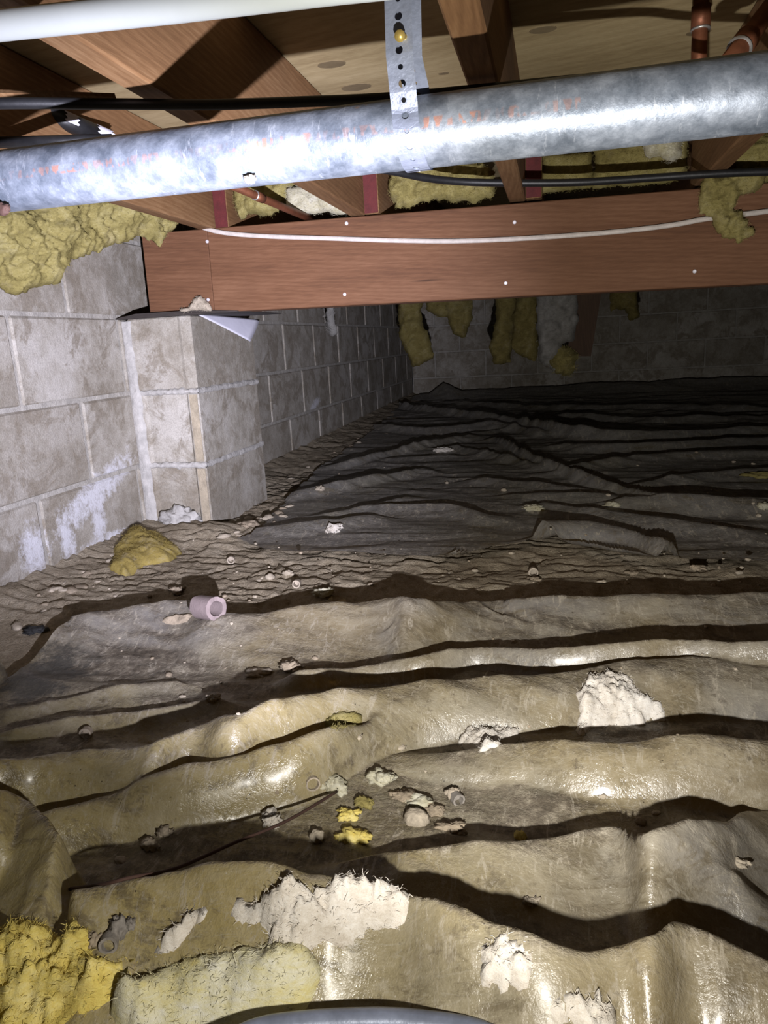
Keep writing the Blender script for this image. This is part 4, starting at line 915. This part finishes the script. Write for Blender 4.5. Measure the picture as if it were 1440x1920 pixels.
for name, px, py, wd, ht, mt, sd_, lab, cat, amp, spike in [
    ('insulation_tuft', 628, 1465, 52, 42, 'pale', 1.2, 'pale yellow fluffy tuft beside the white hollow shell', 'insulation', .4, .4),
    ('insulation_tuft', 712, 1452, 62, 38, 'pale', 2.4, 'pale oblong tuft below the fold in the middle', 'insulation', .35, .35),
    ('insulation_tuft', 680, 1500, 34, 30, 'olive', 2.9, 'dusty small tuft between the pale tufts in the middle', 'insulation', .4, .4),
    ('insulation_tuft', 655, 1525, 42, 26, 'yellow', 3.1, 'bright yellow tuft, upper one of the pair by the dark fold', 'insulation', .45, .45),
    ('insulation_tuft', 660, 1562, 58, 40, 'yellow', 4.7, 'bright yellow tuft, lower one of the pair by the dark fold', 'insulation', .45, .45),
    ('pale_pebble', 595, 1566, 25, 28, 'pale_clod', 5.3, 'round white lump left of the bright yellow tufts', 'lump', .2, 0),
    ('shell', 781, 1530, 46, 40, 'pale_clod', 6.2, 'round cream shell at the front of the middle cluster', 'shell', .15, 0),
    ('insulation_tuft', 790, 1502, 58, 30, 'pale', 7.9, 'yellowish crust behind the round cream shell', 'insulation', .35, .2),
    ('dirt_clod', 818, 1517, 40, 30, 'clod', 8.6, 'grey crumb pile right of the round cream shell', 'clod', .4, .3),
    ('dirt_clod', 765, 1490, 62, 22, 'clod', 9.9, 'torn grey flake behind the middle cluster', 'clod', .4, .4),
    ('shell', 848, 1485, 30, 32, 'shell', 10.4, 'brown and white broken shell right of the middle cluster', 'shell', .3, .1),
    ('dirt_clod', 852, 1550, 48, 20, 'clod', 11.1, 'crumbly clod on the brink of the dark fold right of centre', 'clod', .5, .4),
    ('insulation_tuft', 976, 1565, 26, 30, 'yellow', 12.5, 'small yellow tuft perched on the brink of a dark fold', 'insulation', .4, .2),
    ('insulation_tuft', 506, 1530, 38, 42, 'white_ins', 13.2, 'whitish wispy tuft left of the twig tip', 'insulation', .5, .5),
    ('shell', 281, 1581, 40, 28, 'shell', 14.8, 'white crumpled shell in the left cluster by the fold', 'shell', .35, .2),
    ('dirt_clod', 308, 1557, 30, 28, 'shell', 15.6, 'cream lump behind the white shell in the left cluster', 'clod', .4, .2),
    ('shell', 228, 1612, 26, 10, 'pale_clod', 16.3, 'small pale flake in the shade of the left fold', 'shell', .2, 0),
    ('shell', 228, 1735, 42, 46, 'greyshell', 17.7, 'grey broken shell above the yellow heap', 'shell', .4, .3),
    ('dirt_clod', 181, 1760, 30, 34, 'clod', 18.9, 'brown clod right beside the yellow heap', 'clod', .4, .3),
    ('dirt_clod', 482, 1258, 56, 18, 'pale_clod', 19.2, 'flat pale flake at the brink of the long dark fold', 'clod', .4, .3),
    ('dirt_clod', 545, 1246, 52, 32, 'clod', 20.1, 'angular dirt clod at the brink of the long dark fold', 'clod', .4, .2),
    ('dirt_clod', 400, 1306, 30, 16, 'pale_clod', 21.7, 'white crumb cluster where the left fold begins', 'clod', .5, .4),
    ('dirt_clod', 342, 1305, 14, 8, 'pale_clod', 22.7, 'single white crumb left of the crumb cluster', 'clod', .2, 0),
    ('insulation_tuft', 607, 1108, 42, 26, 'pale', 23.4, 'yellowish clump at the soil edge behind the sheet', 'insulation', .45, .4),
    ('pebble', 506, 1080, 19, 15, 'pale_clod', 24.8, 'round pebble on the soil, left of the tube-shaped shell', 'pebble', .2, 0),
    ('pebble', 540, 1072, 26, 14, 'pale_clod', 25.5, 'pebble pair lump on the soil behind the tube-shaped shell', 'pebble', .35, 0),
    ('insulation_tuft', 625, 988, 34, 30, 'white_ins', 26.3, 'ragged white tuft on the far sheet near the pier', 'insulation', .45, .4),
    ('dirt_clod', 600, 914, 22, 18, 'pale_clod', 27.9, 'pale chunk on the soil beyond the pier', 'clod', .3, 0),
    ('insulation_tuft', 832, 842, 40, 14, 'white_ins', 28.2, 'white scrap on the far wrinkled sheet', 'insulation', .5, .4),
    ('insulation_tuft', 1000, 950, 40, 18, 'pale', 29.4, 'cream crumb cluster on the far sheet right of the steep fold', 'insulation', .5, .4),
    ('pebble', 945, 918, 13, 8, 'pale_clod', 30.1, 'white pebble beside the steep fold of the far sheet', 'pebble', .2, 0),
    ('insulation_tuft', 1150, 944, 34, 12, 'pale', 31.8, 'cream crumbs left of the shiny far fold', 'insulation', .5, .3),
    ('insulation_tuft', 1432, 948, 26, 20, 'pale', 32.6, 'cream clump at the right edge on the far sheet', 'insulation', .4, .3),
    ('insulation_tuft', 1425, 888, 60, 12, 'olive', 33.3, 'yellow tuft lying at the right edge far back', 'insulation', .4, .3),
    ('dirt_clod', 1002, 1084, 30, 12, 'clod', 34.4, 'crumb under the curled shell on the dark soil', 'clod', .4, .3),
    ('pebble', 891, 1069, 14, 8, 'pale_clod', 35.7, 'white oval pebble on the dark soil strip', 'pebble', .15, 0),
    ('pebble', 1386, 1073, 15, 8, 'pale_clod', 36.9, 'white pebble at the right end of the dark soil strip', 'pebble', .15, 0),
    ('dirt_clod', 1126, 1090, 18, 10, 'pale_clod', 37.5, 'white crumb in the middle of the dark soil strip', 'clod', .4, 0),
    ('dirt_clod', 1188, 1073, 30, 9, 'clod', 38.8, 'flat tan flake on the dark soil strip', 'clod', .3, .1),
    ('dirt_clod', 1310, 1063, 34, 12, 'clod', 39.1, 'tan clod under the rolled edge at right', 'clod', .4, .2),
    ('charred_scrap', 65, 1180, 42, 16, 'charred', 40.2, 'black charred scrap on the soil by the left wall', 'scrap', .5, .5),
    ('dirt_clod', 330, 1105, 40, 20, 'clod', 41.6, 'soil clod between the yellow wedge and the pink stub', 'clod', .4, .3),
    ('dirt_clod', 470, 980, 36, 20, 'clod', 42.3, 'soil clod right of the pier foot', 'clod', .4, .3),
    ('dirt_clod', 1000, 1687, 30, 22, 'pale_clod', 43.1, 'jagged pale flake on the nearest sheet above the long shadow', 'clod', .5, .4),
    ('dirt_clod', 1385, 1617, 34, 16, 'pale_clod', 44.5, 'pale flake on the sheet near the right edge', 'clod', .4, .2),
    ('dirt_clod', 1130, 1492, 14, 9, 'pale_clod', 45.9, 'tiny yellowish crumb on the dusty sheet right of centre', 'clod', .3, 0),
    ('dirt_clod', 1230, 1524, 14, 8, 'pale_clod', 46.1, 'tiny white crumb above the right fold shadow', 'clod', .3, 0)]:
    lump(name, px, py, wd, ht, M[mt], sd_, lab, cat, None, amp, 2.0, 3 if wd > 20 else 2, spike)
# scatter of crumbs on the soil and sheets: nothing tells them apart
rr = random.Random(11); cm = []
for k in range(6):
    v, f = lump_mesh((0, 0, .3), (1, .8, .6), 3.3 * k, .35, 1.8, 2); me = bpy.data.meshes.new('crumb'); me.from_pydata([tuple(map(float, q)) for q in v], [], f)
    me.materials.append(M['clod'] if k % 2 else M['pale_clod']); me.polygons.foreach_set('use_smooth', [True] * len(me.polygons)); cm.append(me)
spots = []
for _ in range(400):
    z_ = rr.random()
    if z_ < .38: px, py = rr.uniform(420, 1440), rr.uniform(1035, 1100)
    elif z_ < .62: px, py = rr.uniform(60, 560), rr.uniform(1010, 1140)
    elif z_ < .85: px, py = rr.uniform(200, 1440), rr.uniform(1140, 1560)
    else: px, py = rr.uniform(560, 1440), rr.uniform(850, 1030)
    spots.append((px, py))
cnt = 0
for px, py in spots:
    if cnt >= 150: break
    P = land(px, py)
    if P[0] < .03 or P[1] > 4: continue
    s_ = rr.choice([.002, .0025, .003, .004, .006]) * (1 if P[1] < 1.6 else 1.3)
    o = bpy.data.objects.new('soil_crumb', rr.choice(cm)); COL.objects.link(o); o.location = P; o.scale = (s_, s_, s_); o.rotation_euler = (0, 0, rr.uniform(0, 6.28))
    tag(o, 'tiny loose soil crumb scattered on the floor', 'crumb', 'loose soil crumbs'); cnt += 1
# clods along the wall and pier foot
for k in range(46):
    t = rr.random(); px = 20 + 250 * t if k < 20 else 400 + rr.random() * 150 if k < 36 else 520 + rr.random() * 230
    py = 1150 - (px - 0) * .56 + rr.uniform(8, 45) if k < 20 else 1000 - (px - 400) * .35 + rr.uniform(-6, 22) if k < 36 else 905 - (px - 520) * .55 + rr.uniform(-2, 10)
    P = land(px, py)
    if P[0] < .02: continue
    s_ = rr.choice([.006, .008, .011, .015]); o = bpy.data.objects.new('soil_clod', rr.choice(cm)); COL.objects.link(o); o.location = P - np.array((0, 0, s_ * .2)); o.scale = (s_ * 1.3, s_, s_ * .8); o.rotation_euler = (rr.uniform(-.4, .4), 0, rr.uniform(0, 6.28))
    tag(o, 'loose soil clod along the foot of the left wall and pier', 'clod', 'soil clods by the wall')
# twig
pts = [land(px, py) + np.array((0, 0, .004)) for px, py in [(132, 1674), (200, 1664), (250, 1652)]] + [hit(px, py, 2, z_) for px, py, z_ in [(330, 1628, .058), (440, 1580, .05), (540, 1538, .04)]] + [land(632, 1493) + np.array((0, 0, .006))]
m = MB(); m.tube(spline(pts, 5), [.0016] * 30 + [.0011], 6) if False else m.tube(spline(pts, 5), .0016, 6)
tag(m.build('twig', M['twig'], None, True), 'thin reddish twig slanting across the dark fold at left', 'twig')
# hose at the bottom rim of the view
hp = [hit(px, py, 2, .05) for px, py in [(380, 1990), (470, 1938), (560, 1921), (700, 1914), (800, 1920), (900, 1938), (1000, 1990)]]
m = MB(); m.tube(spline(hp, 6), .008, 16); tag(m.build('grey_hose', M['hose'], None, True), 'shiny grey hose arching along the bottom edge of the view', 'hose')
